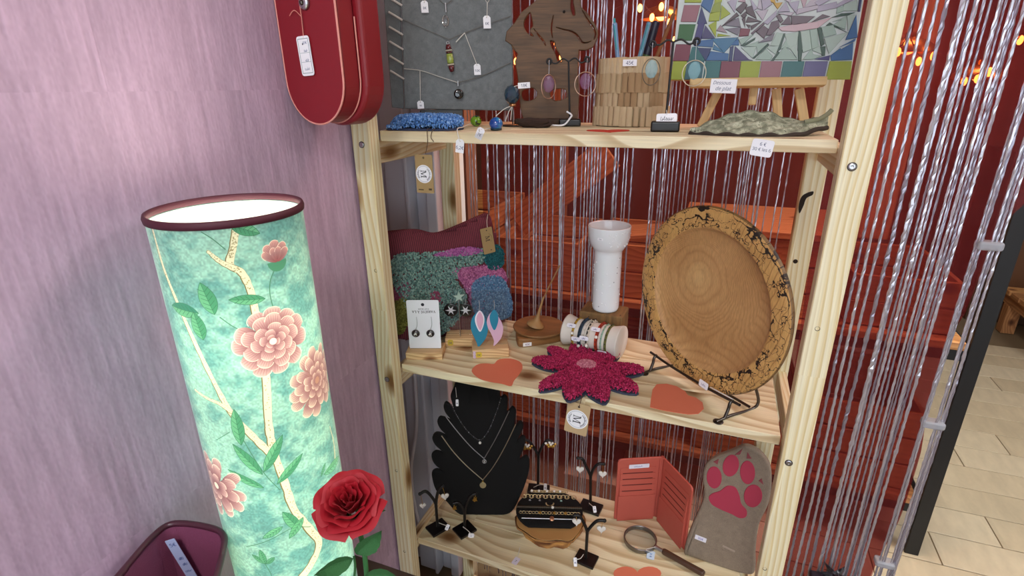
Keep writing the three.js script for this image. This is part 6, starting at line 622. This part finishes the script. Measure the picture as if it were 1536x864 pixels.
// ================= LOWER SHELF =================
// ---- black velvet necklace bust ----
{
  const base = V(0.158, Y_LOW, -0.155), yaw = 0.33, lean = 0.16, p = plane(base, yaw, lean), g = T('necklace_bust', 'black velvet necklace bust with scalloped edges on the lower shelf', 'necklace bust'); p.put(g);
  const z4 = (x, y) => [580 + x / 4, 560 + y / 4];
  const out = [z4(430, 30), z4(400, 90), z4(385, 130), z4(395, 180), z4(405, 215), z4(378, 180), z4(355, 168), z4(343, 190), z4(352, 230), z4(385, 275), z4(345, 260), z4(318, 258), z4(305, 285), z4(320, 325), z4(360, 370), z4(315, 352), z4(290, 355), z4(275, 385), z4(292, 425), z4(335, 468), z4(295, 462), z4(272, 480), z4(275, 515), z4(300, 552), z4(340, 580), z4(300, 572), z4(275, 585), z4(278, 640), z4(300, 700), [665, 745], [690, 775], [702, 777], [735, 774], [765, 768], [782, 740], [792, 712], z4(857, 560), z4(855, 510), z4(835, 490), z4(800, 510), z4(825, 440), z4(832, 380), z4(812, 372), z4(785, 400), z4(815, 340), z4(820, 300), z4(802, 284), z4(770, 310), z4(775, 260), z4(775, 215), z4(755, 196), z4(725, 225), z4(728, 180), z4(725, 140), z4(705, 126), z4(685, 140), z4(680, 110), z4(655, 30)];
  const poly = p.pts(out).map(q => [q[0], Math.max(q[1], 0.0)]); M('panel', slab(shapeOf(poly, true), 0.014, 0.005, 3), mVelvet, g, 0, 0, -0.007);
  const nk = p.loc(719, 582); M('neck', lathe([[0.034, -0.03], [0.03, 0], [0.028, 0.03], [0.02, 0.04], [0, 0.042]], 28).scale(1, 1, 0.45), mVelvet, g, nk[0], nk[1] - 0.006, -0.003); M('back_prop', rbox(0.07, 0.2, 0.004, 0.001), mVelvet, g, 0.0, 0.1, -0.034, 0.28, 0, 0);
  const L = (x, y, z = 0.0088) => { const q = p.loc(580 + x / 4, 560 + y / 4, z); return V(q[0], q[1], z); };
  const neck = (label, chainPts, mat, r, fin) => { const t = T('necklace', label, 'necklace', 'necklaces on the black bust'); p.put(t); fin(t, chainPts.map(a => L(...a))); return t; };
  neck('short necklace of dark beads with small pearl on the black bust', [[390, 190], [420, 250], [465, 320], [510, 370], [560, 400], [605, 355], [640, 280], [670, 200], [685, 150]], 0, 0, (t, q) => { const cv = new THREE.CatmullRomCurve3(q, false, 'centripetal'); M('thread', new THREE.TubeGeometry(cv, 60, 0.0005, 5), mDarkSteel, t); const bd = new THREE.SphereGeometry(0.0016, 8, 6), m2 = [phys('#2a2a30', 0.15, { clearcoat: 1 }), phys('#5a5a62', 0.15, { clearcoat: 1 })]; cv.getSpacedPoints(44).forEach((v, i) => { const k = M('bead', bd, m2[i % 3 === 0 ? 1 : 0], t, v.x, v.y, v.z + 0.0006); k.scale.set(1, 1.5, 1); }); const e = L(561, 414); M('pearl', new THREE.SphereGeometry(0.0035, 16, 12), mPearl, t, e.x, e.y, 0.0115); const a = L(424, 175), tg = card('price_tag', t, 0.0065, 0.017, { lines: [['~~', 0.5, 0.55, 0.2]], r: 0.3 }); tg.position.set(a.x, a.y, 0.0105); M('tag_thread', tube([L(414, 85, 0.0095), L(420, 145, 0.011)], 0.0006, 6, 5), mString, t); });
  neck('fine silver chain with round ring pendant on the black bust', [[355, 260], [430, 355], [510, 445], [585, 512], [650, 400], [700, 300], [735, 225]], 0, 0, (t, q) => { M('chain', tube([q[0], q[1], q[2], q[3]], 0.0011, 40, 5), mSteel, t); M('chain', tube([q[3], q[4], q[5], q[6]], 0.0011, 40, 5), mSteel, t); const e = L(587, 528); M('ring_pendant', new THREE.TorusGeometry(0.0042, 0.0014, 8, 24), mSteel, t, e.x, e.y, 0.0095); M('pendant_stone', new THREE.SphereGeometry(0.0017, 12, 8), mPearl, t, e.x, e.y, 0.01); });
  neck('long gold chain with flat round medal on the black bust', [[330, 375], [400, 470], [480, 555], [577, 640], [640, 560], [710, 440], [775, 305]], 0, 0, (t, q) => { M('chain', tube([q[0], q[1], q[2], q[3]], 0.0012, 40, 5), std('#cfc4a8', 0.3, { metalness: 1 }), t); M('chain', tube([q[3], q[4], q[5], q[6]], 0.0012, 40, 5), std('#cfc4a8', 0.3, { metalness: 1 }), t); const e = L(578, 670); M('medal', lathe([[0, 0.0012], [0.0064, 0.001], [0.0076, 0.0014], [0.008, 0], [0, -0.0004]], 30).rotateX(PI / 2), std('#c9bd94', 0.35, { metalness: 0.85 }), t, e.x, e.y, 0.0095); M('bail', new THREE.TorusGeometry(0.0018, 0.0006, 6, 14), mGold, t, e.x, e.y + 0.0095, 0.0095); });
}
// ---- black fork-shaped earring stands with earrings ----
const heartGeo = (() => { const k = []; for (let i = 0; i < 30; i++) { const t = i / 30 * 2 * PI; k.push([Math.pow(Math.sin(t), 3), (13 * Math.cos(t) - 5 * Math.cos(2 * t) - 2 * Math.cos(3 * t) - Math.cos(4 * t)) / 16]); } return slab(shapeOf(k), 0.5, 0.15, 2).translate(0, 0, -0.25); })();
function forkStand(label, footPx, quad, bottom, fork, left, right, ear, tagPx) {
  const b = onLow(...footPx), p = plane(b), g = T('fork_earring_stand', label, 'earring stand'); p.put(g); const f = (q, z = 0) => { const a = p.loc(q[0], q[1], z); return V(a[0], a[1], z); };
  const fb = f(bottom), ff = f(fork); fb.y = Math.max(0.005, fb.y * 0.4); M('base', rbox(quad[0] * 1.12, quad[1], quad[2] * 1.12, 0.0015), mBlackPlastic, g, 0, quad[1] / 2 + 0.0002, 0, 0, quad[3], 0); M('stem', tube([V(fb.x, 0.003, 0), fb.clone().lerp(ff, 0.5), ff], 0.0034, 16, 8), mBlack, g);
  for (const arm of [left, right]) { M('arm', tube([ff.clone().add(V(0, -0.006, 0)), ff, ...arm.map(q => f(q))], 0.0036, 30, 8), mBlack, g); const e = f(arm[arm.length - 1]); M('arm_tip', new THREE.SphereGeometry(0.0042, 12, 8), mBlack, g, e.x, e.y, 0); }
  for (const [kind, at, px, sz, lab] of ear) { const t = T(kind === 'heart' ? 'heart_earring' : 'gold_earring', lab, 'earring', kind === 'heart' ? 'white heart earrings on the black stands' : 'gold earrings on the black stands'); p.put(t); const a = f(at, 0.002), q = f(px, 0.003); M('hook', tube([a, V((a.x + q.x) / 2 + 0.0008, (a.y + q.y) / 2, 0.004), V(q.x, q.y + sz * 0.7, 0.004)], 0.0006, 10, 5), mGold, t);
    if (kind === 'heart') { const m = M('heart', heartGeo, mPearl, t, q.x, q.y, 0.004); m.scale.setScalar(sz * 1.25); M('drop_chain', tube([V(q.x, q.y - sz * 0.6, 0.0045), V(q.x + 0.0006, q.y - sz * 2.6, 0.0045)], 0.0004, 6, 4), mSteel, t); }
    else if (kind === 'bird') M('bird', slab(shapeOf([[-1, -0.4], [-0.2, -1.3], [0.3, -0.9], [0.9, -1.1], [0.6, -0.2], [0.8, 0.9], [0.1, 0.4], [-0.3, 1.3], [-0.5, 0.3]].map(v => [v[0] * sz, v[1] * sz])), 0.0014, 0.0003), mGold, t, q.x, q.y, 0.004);
    else for (let k = 0; k < 11; k++) { const an = k * 2.4, rd = sz * 0.28 * Math.sqrt(k); M('petal', new THREE.SphereGeometry(sz * 0.34, 10, 8).scale(1, 0.8, 0.5), k % 3 ? mGold : mPearl, t, q.x + Math.cos(an) * rd * 1.3, q.y + Math.sin(an) * rd * 0.8, 0.005 + hash2(k, 3) * 0.003, 0, 0, an); } }
  if (tagPx) { const [px, w, h, rot, kn] = tagPx, q = f(px, quad[2] * 0.6), k = card('price_tag', g, w, h, { lines: [['~~', 0.5, 0.55, 0.2]], r: 0.28, ink: '#4a4a80' }); const low = Math.max(q.y, h * 0.5 * Math.abs(Math.cos(rot)) * 0.3 + 0.003); k.position.set(q.x, low, quad[2] * 0.6); k.rotation.set(-0.35, 0, rot); const a = f(kn, 0.003); a.y = Math.max(a.y, quad[1] + 0.002); M('tag_thread', tube([V(a.x - 0.004, a.y, 0.003), V(lerp(a.x, q.x, 0.5), Math.max(a.y, low + 0.004), quad[2] * 0.45), V(q.x, low + h * 0.35, quad[2] * 0.6)], 0.0009, 12, 5), mString, g); }
}
forkStand('black forked stand with white hearts beside the pine upright', [657, 793], [0.042, 0.006, 0.034, 0.5], [656, 784], [654, 757], [[649, 747], [638, 737], [630, 741]], [[656, 742], [659, 734], [664, 729]], [['heart', [631, 742], [634, 758], 0.0062, 'white heart earring on the stand nearest the pine upright, outer arm'], ['heart', [664, 731], [667.5, 744], 0.0075, 'white heart earring on the stand nearest the pine upright, inner arm']], [[671, 791], 0.008, 0.014, -0.5, [661, 784]]);
forkStand('black forked stand with gold birds at the foot of the bust', [697, 796], [0.04, 0.006, 0.036, 0.55], [697, 787], [697, 768], [[692, 758], [687, 754], [681, 755]], [[703, 748], [709, 742], [713, 741]], [['bird', [681, 756], [682, 761], 0.0056, 'gold bird earring hanging low before the bust on the left arm'], ['bird', [713, 742], [712.5, 748], 0.0062, 'gold bird earring hanging before the bust on the right arm']], [[708, 826], 0.014, 0.011, -0.3, [697, 790]]);
forkStand('tall black forked stand with gold flower clusters behind the bracelets', [808, 738], [0.05, 0.012, 0.03, -0.1], [807, 726], [807.7, 684], [[800, 670], [794, 662], [787, 659]], [[814.7, 667], [822, 660], [828, 662]], [['cluster', [789, 661], [790.5, 669], 0.0115, 'gold flower cluster earring next to the black bust'], ['cluster', [826, 662], [826, 666], 0.0115, 'gold flower cluster earring under the hanging kraft tag']], [[818, 731], 0.008, 0.02, -0.03, [803, 731]]);
forkStand('black forked stand with white hearts behind the coral wallet', [886, 763], [0.048, 0.008, 0.034, -0.3], [886, 753], [886, 715], [[879, 699], [873, 688], [867, 687]], [[891, 702], [898, 696], [906, 696]], [['heart', [870, 689], [870, 703.5], 0.008, 'white heart earring behind the bracelet stump, away from the wallet'], ['heart', [904, 697], [904, 710.5], 0.008, 'white heart earring beside the coral wallet']], [[892, 764], 0.008, 0.016, 0.2, [886, 755]]);
forkStand('black forked stand with white hearts in front of the magnifier', [879, 840], [0.042, 0.006, 0.034, -0.35], [879, 832], [881, 798], [[874, 781], [868, 773], [862, 773]], [[889, 787], [897, 781], [907, 781]], [['heart', [864, 774], [865, 782], 0.0078, 'white heart earring overlapping the black bracelet cushion'], ['heart', [903, 782], [902, 793], 0.0078, 'white heart earring between bracelet stump and magnifier']], [[863, 843], 0.0075, 0.02, 0.1, [878, 832]]);
// ---- tree-slice stump with a black bracelet cushion ----
{
  const c = V(0.322, Y_LOW, -0.16), g = T('wood_slice_stand', 'tree slice pedestal with bark edge under the black bracelet cushion', 'wood slice'); g.position.copy(c);
  const prof = (r, y) => { const o = []; for (let i = 0; i < 40; i++) { const a = i / 40 * 2 * PI; o.push([(r * (0.9 + 0.2 * noise(i * 0.45, 2, 5))) * Math.cos(a), (r * (0.85 + 0.2 * noise(i * 0.45, 2, 5))) * Math.sin(a)]); } return o; };
  const n = 40, rows = [[0.058, 0], [0.06, 0.004], [0.055, 0.014], [0.066, 0.026], [0.076, 0.032], [0.078, 0.036], [0.076, 0.038]], pos = [], idx = [], uv = []; rows.forEach(([r, y], j) => prof(r, y).forEach((q, i) => { pos.push(q[0] * (1 + 0.04 * noise(i, j * 3, 7)), y, q[1] * (1 + 0.04 * noise(i, j * 3, 9))); uv.push(i / n, j / 7); })); for (let j = 0; j < rows.length - 1; j++) for (let i = 0; i < n; i++) { const a = j * n + i, b = j * n + (i + 1) % n; idx.push(a, a + n, b, b, a + n, b + n); } const q = new THREE.BufferGeometry(); q.setAttribute('position', new THREE.Float32BufferAttribute(pos, 3)); q.setAttribute('uv', new THREE.Float32BufferAttribute(uv, 2)); q.setIndex(idx); q.computeVertexNormals();
  M('bark', q, std('#ffffff', 0.8, { map: SC(tex(128, 64, (u, v) => { const k = fbm(u * 14, v * 8, 5, 4); return mixc([110, 66, 34], [206, 152, 84], Math.max(0, Math.min(1, (k - 0.28) * 2.6))); }), 1, 1), side: THREE.DoubleSide }), g); M('top_face', slab(shapeOf(prof(0.0755, 0).map(a => [a[0], -a[1]])), 0.002, 0.0005).rotateX(-PI / 2), std('#b98a52', 0.7), g, 0, 0.037, 0);
  const k = T('bracelet_cushion', 'black velvet ramp cushion on the tree slice carrying chain bracelets', 'bracelet cushion'); k.position.set(c.x - 0.006, Y_LOW + 0.0392, c.z - 0.012); k.rotation.y = 0.32; const ov = []; for (let i = 0; i < 48; i++) { const a = i / 48 * 2 * PI; ov.push([0.079 * Math.cos(a), Math.max(-0.05, 0.064 * Math.sin(a))]); } M('cushion', slab(shapeOf(ov), 0.014, 0.005, 3).rotateX(-PI / 2), mVelvet, k);
  // place on the flat oval top: v 0 (front) .. 1 (back), u -1 .. 1 across the oval at that depth
  const ramp = (u, v) => { const z = lerp(0.044, -0.054, v), half = 0.077 * Math.sqrt(Math.max(0.05, 1 - Math.pow(z / 0.066, 2))); return V(u * half, 0.0148, z); };
  const bracelet = (label, v, make) => { const t = T('chain_bracelet', label, 'bracelet', 'bracelets on the black ramp cushion'); t.position.copy(k.position); t.rotation.copy(k.rotation); make(t, u => ramp(u, v)); return t; };
  const links = (t, f, n, r, th, mat, wob = 0) => { const geo = new THREE.TorusGeometry(r, th, 6, 14).scale(1.35, 1, 1); for (let i = 0; i < n; i++) { const u = -1 + (i + 0.5) / n * 2, m = M('link', geo, mat, t, 0, 0, 0, -1.1 + (i % 2 ? 0.5 : -0.1), 0, (i % 2 ? 1 : -1) * wob); m.position.copy(f(u)).add(V(0, 0.0012, 0)); } };
  const pg = std('#c9b48a', 0.3, { metalness: 1 });
  bracelet('chain bracelet with pearl beads on the back edge of the black cushion', 1.0, (t, f) => { links(t, f, 20, 0.0027, 0.0006, pg); [-0.95, -0.55, -0.1, 0.3, 0.62].forEach(u => { const q = f(u); M('pearl', new THREE.SphereGeometry(0.0032, 12, 10), mPearl, t, q.x, q.y + 0.003, q.z); }); });
  bracelet('wide gold oval link bracelet with small charms on the black cushion', 0.82, (t, f) => { links(t, f, 15, 0.0044, 0.0009, pg, 0.1); [[-0.72, '#9a9a9e'], [-0.35, '#8a8a8e'], [0.45, '#8fb0a4']].forEach(([u, c]) => { const q = f(u); M('charm', new THREE.SphereGeometry(0.0052, 14, 10).scale(0.7, 1.2, 0.5), phys(c, 0.2, { clearcoat: 1 }), t, q.x, q.y - 0.004, q.z + 0.011); }); });
  bracelet('row of gold beads in a half ring on the black cushion', 0.62, (t, f) => { for (let i = 0; i < 7; i++) { const a = PI + i / 6 * PI, q = f(0.02); M('bead', new THREE.SphereGeometry(0.0021, 10, 8), pg, t, q.x + Math.cos(a) * 0.009, q.y + 0.0015 + Math.sin(a) * 0.004, q.z - Math.sin(a) * 0.004 + 0.003); } });
  bracelet('dark ribbed cord bracelet across the middle of the black cushion', 0.46, (t, f) => { M('cord', tube([-1, -0.5, 0, 0.5, 1].map(u => f(u).add(V(0, 0.001, 0))), 0.003, 30, 8), std('#3b3020', 0.5), t); const geo = new THREE.TorusGeometry(0.0031, 0.0005, 5, 12).rotateY(PI / 2); for (let i = 0; i < 34; i++) { const m = M('rib', geo, std('#5a4a30', 0.4, { metalness: 0.6 }), t); m.position.copy(f(-0.98 + i / 33 * 1.96)).add(V(0, 0.001, 0)); } const q = f(0.1); M('pearl', new THREE.SphereGeometry(0.0036, 12, 10), mPearl, t, q.x, q.y + 0.004, q.z + 0.003); });
  bracelet('gold chain bracelet with star links on the black cushion', 0.28, (t, f) => { links(t, u => f(u * 0.95), 19, 0.0028, 0.0006, pg); [-0.3, 0.15, 0.5].forEach(u => { const q = f(u), s5 = []; for (let i = 0; i < 10; i++) { const a = i / 10 * 2 * PI, kk = i % 2 ? 0.0022 : 0.0052; s5.push([Math.cos(a) * kk, Math.sin(a) * kk]); } M('star', slab(shapeOf(s5), 0.001, 0.0002), mGold, t, q.x, q.y + 0.002, q.z + 0.001, -1.1, 0, 0); }); });
  bracelet('thin silver bangle with round clasp on the front of the cushion', 0.1, (t, f) => { M('bangle', tube([-0.98, -0.5, 0, 0.5, 0.98].map(u => f(u).add(V(0, 0.0008, 0))), 0.0013, 30, 8), mSteel, t); const q = f(0.08); M('clasp', lathe([[0, 0.0018], [0.004, 0.0016], [0.0056, 0.0006], [0.0056, 0], [0, 0]], 24).rotateX(0.5), std('#c08a6a', 0.3, { metalness: 0.9 }), t, q.x, q.y + 0.001, q.z); });
  const tg = T('loose_price_tag', 'lilac price tag on a thread lying before the tree slice', 'price tag'); const tq = onLow(774, 842); tg.position.copy(tq); const cc = card('tag', tg, 0.013, 0.02, { paper: '#dcd6e6', lines: [['7', 0.5, 0.55, 0.4]], r: 0.2 }); cc.rotation.set(-PI / 2, 0, -0.2); cc.position.y = 0.0006; M('thread', tube([[0, 0.002, -0.009], [-0.002, 0.002, -0.025], [-0.004, 0.004, -0.036]], 0.0007, 10, 5), mString, tg);
}
// ---- coral wallet standing open ----
{
  const L = onLow(921, 779), Sp = V(0.553, Y_LOW, -0.292), Rr = onLow(1026, 826), g = T('wallet', 'open coral leather wallet with card slots standing on the lower shelf', 'wallet'); g.position.copy(Sp);
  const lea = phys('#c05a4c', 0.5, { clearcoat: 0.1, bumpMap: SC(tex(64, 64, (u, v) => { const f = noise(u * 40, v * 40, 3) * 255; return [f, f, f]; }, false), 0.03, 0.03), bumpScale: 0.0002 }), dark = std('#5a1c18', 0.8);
  const panel = (name, end, sgn) => { const d = end.clone().sub(Sp), w = Math.hypot(d.x, d.z), gp = new THREE.Group(); gp.name = name; gp.rotation.y = sgn > 0 ? -Math.atan2(d.z, d.x) : Math.PI - Math.atan2(d.z, d.x); g.add(gp); const h = 0.176, x = s => sgn * s, r = 0.012, s = new THREE.Shape(); s.moveTo(0, 0); s.lineTo(x(w - 0.002), 0); s.quadraticCurveTo(x(w), 0, x(w), 0.004); s.lineTo(x(w), h - r); s.quadraticCurveTo(x(w), h, x(w - r), h); s.lineTo(0, h); s.closePath(); M('cover', slab(s, 0.005, 0.0015, 2), lea, gp, 0, 0, -0.005);
    for (let i = 0; i < 5; i++) { const top = h * (0.86 - i * 0.092), q = new THREE.Shape(), a = 0.014, b = w - 0.007; q.moveTo(x(a), 0.004); q.lineTo(x(b), 0.004); q.lineTo(x(b), top); q.lineTo(x(a), top); q.closePath(); M('card_pocket', slab(q, 0.0012, 0.0004), lea, gp, 0, 0, i * 0.0011); if (i) M('painted_slot_shadow', rbox(b - a - 0.012, 0.0022, 0.0008, 0.0003, 1), dark, gp, x((a + b) / 2), top + 0.0012, i * 0.0011 + 0.0002); } M('pocket_front', rbox(w - 0.016, h * 0.42, 0.0016, 0.0006), lea, gp, x(w / 2 + 0.003), h * 0.215, 0.0064); M('edge_stitching', tube([V(x(0.006), 0.004, 0.0004), V(x(0.006), h - 0.004, 0.0004)], 0.0006, 6, 5), std('#a03c30', 0.7), gp); return { gp, w, h }; };  // solid dark bars paint the shade inside the card slots
  const a = panel('left_cover', L, -1); panel('right_cover', Rr, 1); M('spine', new THREE.CylinderGeometry(0.004, 0.004, 0.176, 14), lea, g, 0, 0.088, -0.002);
  const k = card('price_sticker', a.gp, 0.048, 0.011, { lines: [['~~~~~ ~~~', 0.45, 0.5, 0.4]], ink: '#6a7ab0', paper: '#e6e6f4', r: 0.2 }); k.position.set(-a.w / 2 - 0.002, a.h * 0.885, 0.0016); k.rotation.z = 0.02;
}
// ---- paw-shaped plaque ----
{
  const base = V(0.7, Y_LOW, -0.19), p = plane(base, -0.05, 0.2), g = T('paw_plaque', 'grey felt dog paw plaque with raspberry pads leaning on the upright', 'plaque'); p.put(g); const z4 = (x, y) => [820 + x / 4, 648 + y / 4];
  const out = [z4(1190, 85), z4(1100, 120), z4(1000, 160), z4(952, 205), z4(935, 280), z4(945, 370), z4(930, 430), z4(880, 545), z4(840, 650), z4(826, 740), z4(830, 830), z4(860, 880), z4(1190, 960), z4(1245, 850), z4(1255, 700), z4(1275, 560), z4(1330, 440), z4(1350, 320), z4(1340, 200), z4(1290, 130), z4(1235, 95)];
  const poly = p.pts(out).map(q => [q[0], Math.max(q[1], 0.001)]); const felt = std('#ffffff', 0.95, { map: SC(tex(256, 256, (u, v) => { const k = 1 + (fbm(u * 12, v * 12, 3, 4) - 0.45) * 0.16 + (noise(u * 160, v * 160, 4) - 0.5) * 0.14; return [142 * k, 128 * k, 112 * k]; }), 0.12, 0.12) });
  M('felt_body', grainUV(slab(shapeOf(poly, true), 0.02, 0.006, 3), 1), felt, g, 0, 0, -0.02); const red = std('#b0354f', 0.75);
  const ell = (cx, cy, rx, ry, rot) => { const o = []; for (let i = 0; i < 22; i++) { const a = i / 22 * 2 * PI, x = Math.cos(a) * rx, y = Math.sin(a) * ry; o.push(z4(cx + x * Math.cos(rot) - y * Math.sin(rot), cy + x * Math.sin(rot) + y * Math.cos(rot))); } return o; };
  for (const e of [[1005, 272, 45, 66, -0.05], [1105, 201, 48, 66, 0.25], [1205, 242, 45, 70, -0.05], [1238, 383, 55, 68, 0.1]]) M('toe_pad', slab(shapeOf(p.pts(ell(...e)), true), 0.002, 0.0007), red, g, 0, 0, -0.0004); M('main_pad', slab(shapeOf(p.pts([[972, 392], [990, 370], [1040, 352], [1085, 322], [1130, 330], [1155, 375], [1168, 430], [1200, 470], [1195, 508], [1160, 516], [1110, 492], [1040, 462], [990, 432]].map(q => z4(...q))), true), 0.002, 0.0007), red, g, 0, 0, -0.0004);
  for (const t of [[[1000, 178], [1033, 162], [1025, 195]], [[1130, 135], [1175, 100], [1160, 135]], [[1205, 120], [1230, 160], [1200, 158]], [[1272, 292], [1290, 278], [1300, 315]]]) M('claw', slab(shapeOf(p.pts(t.map(q => z4(...q)))), 0.002, 0.0005), std('#8f3f48', 0.75), g, 0, 0, -0.0004);
  const q = p.loc(1051, 807.5), k = card('price_tag', g, 0.024, 0.0105, { lines: [['30€', 0.5, 0.52, 0.7]], ink: '#6a6ac0', paper: '#ececf8' }); k.position.set(q[0], q[1], 0.001); k.rotation.z = -0.1; const q2 = p.loc(1093, 823); M('stitched_line', rbox(0.026, 0.004, 0.0014, 0.0006), std('#a8988a', 0.9), g, q2[0], q2[1], 0.0002, 0, 0, -0.2);
}
// ---- magnifying glass ----
{
  const c = onLow(960, 812), e = onLow(1056, 866), g = T('magnifying_glass', 'magnifying glass with dark metal rim and wooden handle lying on shelf', 'magnifier'); g.position.copy(c); const yaw = -Math.atan2(e.z - c.z, e.x - c.x), R = 0.036; g.rotation.y = yaw; g.position.y += 0.001;
  M('rim', lathe([[R - 0.0015, 0], [R + 0.001, 0], [R + 0.0014, 0.002], [R + 0.001, 0.009], [R + 0.0014, 0.01], [R + 0.0004, 0.0112], [R - 0.001, 0.0105], [R - 0.0015, 0.009], [R - 0.0015, 0]], 60), std('#8a8684', 0.3, { metalness: 1 }), g); M('lens', lathe([[0, 0.0035], [R * 0.6, 0.0045], [R - 0.0016, 0.0055], [R - 0.0016, 0.006], [R * 0.6, 0.008], [0, 0.0088]], 48), mAcrylic, g); M('ferrule', new THREE.CylinderGeometry(0.0042, 0.0048, 0.02, 16).rotateZ(-PI / 2), mSteel, g, R + 0.011, 0.0075, 0); const len = Math.hypot(e.x - c.x, e.z - c.z) - R - 0.02; M('handle', lathe([[0, 0], [0.006, 0], [0.0072, 0.004], [0.0066, len * 0.5], [0.0075, len - 0.004], [0.005, len], [0, len]], 20).rotateZ(-PI / 2), phys('#4a3020', 0.4, { clearcoat: 0.3 }), g, R + 0.02, 0.0078, 0);
  const k = card('price_tag', g, 0.017, 0.022, { paper: '#cfe2f6', lines: [['~~', 0.5, 0.35, 0.2], ['~~', 0.5, 0.65, 0.2]], ink: '#3a6ab0', r: 0.2 }); const q = onLow(976, 834).sub(c).applyAxisAngle(V(0, 1, 0), -yaw); k.position.set(q.x, 0.0012, q.z); k.rotation.set(-PI / 2 + 0.1, 0, -yaw); M('tag_thread', tube([V(q.x, 0.003, q.z - 0.008), V(R * 0.75, 0.014, R * 0.75), V(R + 0.004, 0.012, 0.004)], 0.0007, 10, 5), mString, g);
}
paperHeart('paper_heart', 'coral paper heart at the front of the lower shelf by the magnifier', (() => { const o = []; for (let i = 0; i < 36; i++) { const t = i / 36 * 2 * PI; o.push([956 + 36 * Math.pow(Math.sin(t), 3), 866 - 21 * (13 * Math.cos(t) - 5 * Math.cos(2 * t) - 2 * Math.cos(3 * t) - Math.cos(4 * t)) / 16]); } return o; })(), onLow, Y_LOW, '#de7a5c');
// ---- dark foil bow at the foot of the strings ----
{
  const p = on('z', -0.345, 1250, 858), g = T('foil_bow', 'glossy black foil bow at the foot of the silver strings', 'bow'); g.position.copy(p); g.position.z = -0.33; const foil = phys('#20242a', 0.18, { clearcoat: 1, side: THREE.DoubleSide, flatShading: true });
  for (let i = 0; i < 7; i++) { const a = i / 7 * 2 * PI; M('loop', new THREE.ConeGeometry(0.011, 0.036, 5).translate(0, 0.018, 0), foil, g, 0, 0, 0, 0.9 * Math.cos(a) - 0.1, 0, 1.5 * Math.sin(a)); } M('knot', new THREE.IcosahedronGeometry(0.012, 0), foil, g);
  const s = T('gift_box', 'tall dark gift box on the floor under the black foil bow', 'box'); s.position.set(p.x, 0, -0.315); M('box', rbox(0.09, p.y - 0.014, 0.09, 0.003), std('#2c2430', 0.6), s, 0, (p.y - 0.014) / 2, 0.01);
}

renderer.render(scene, camera);
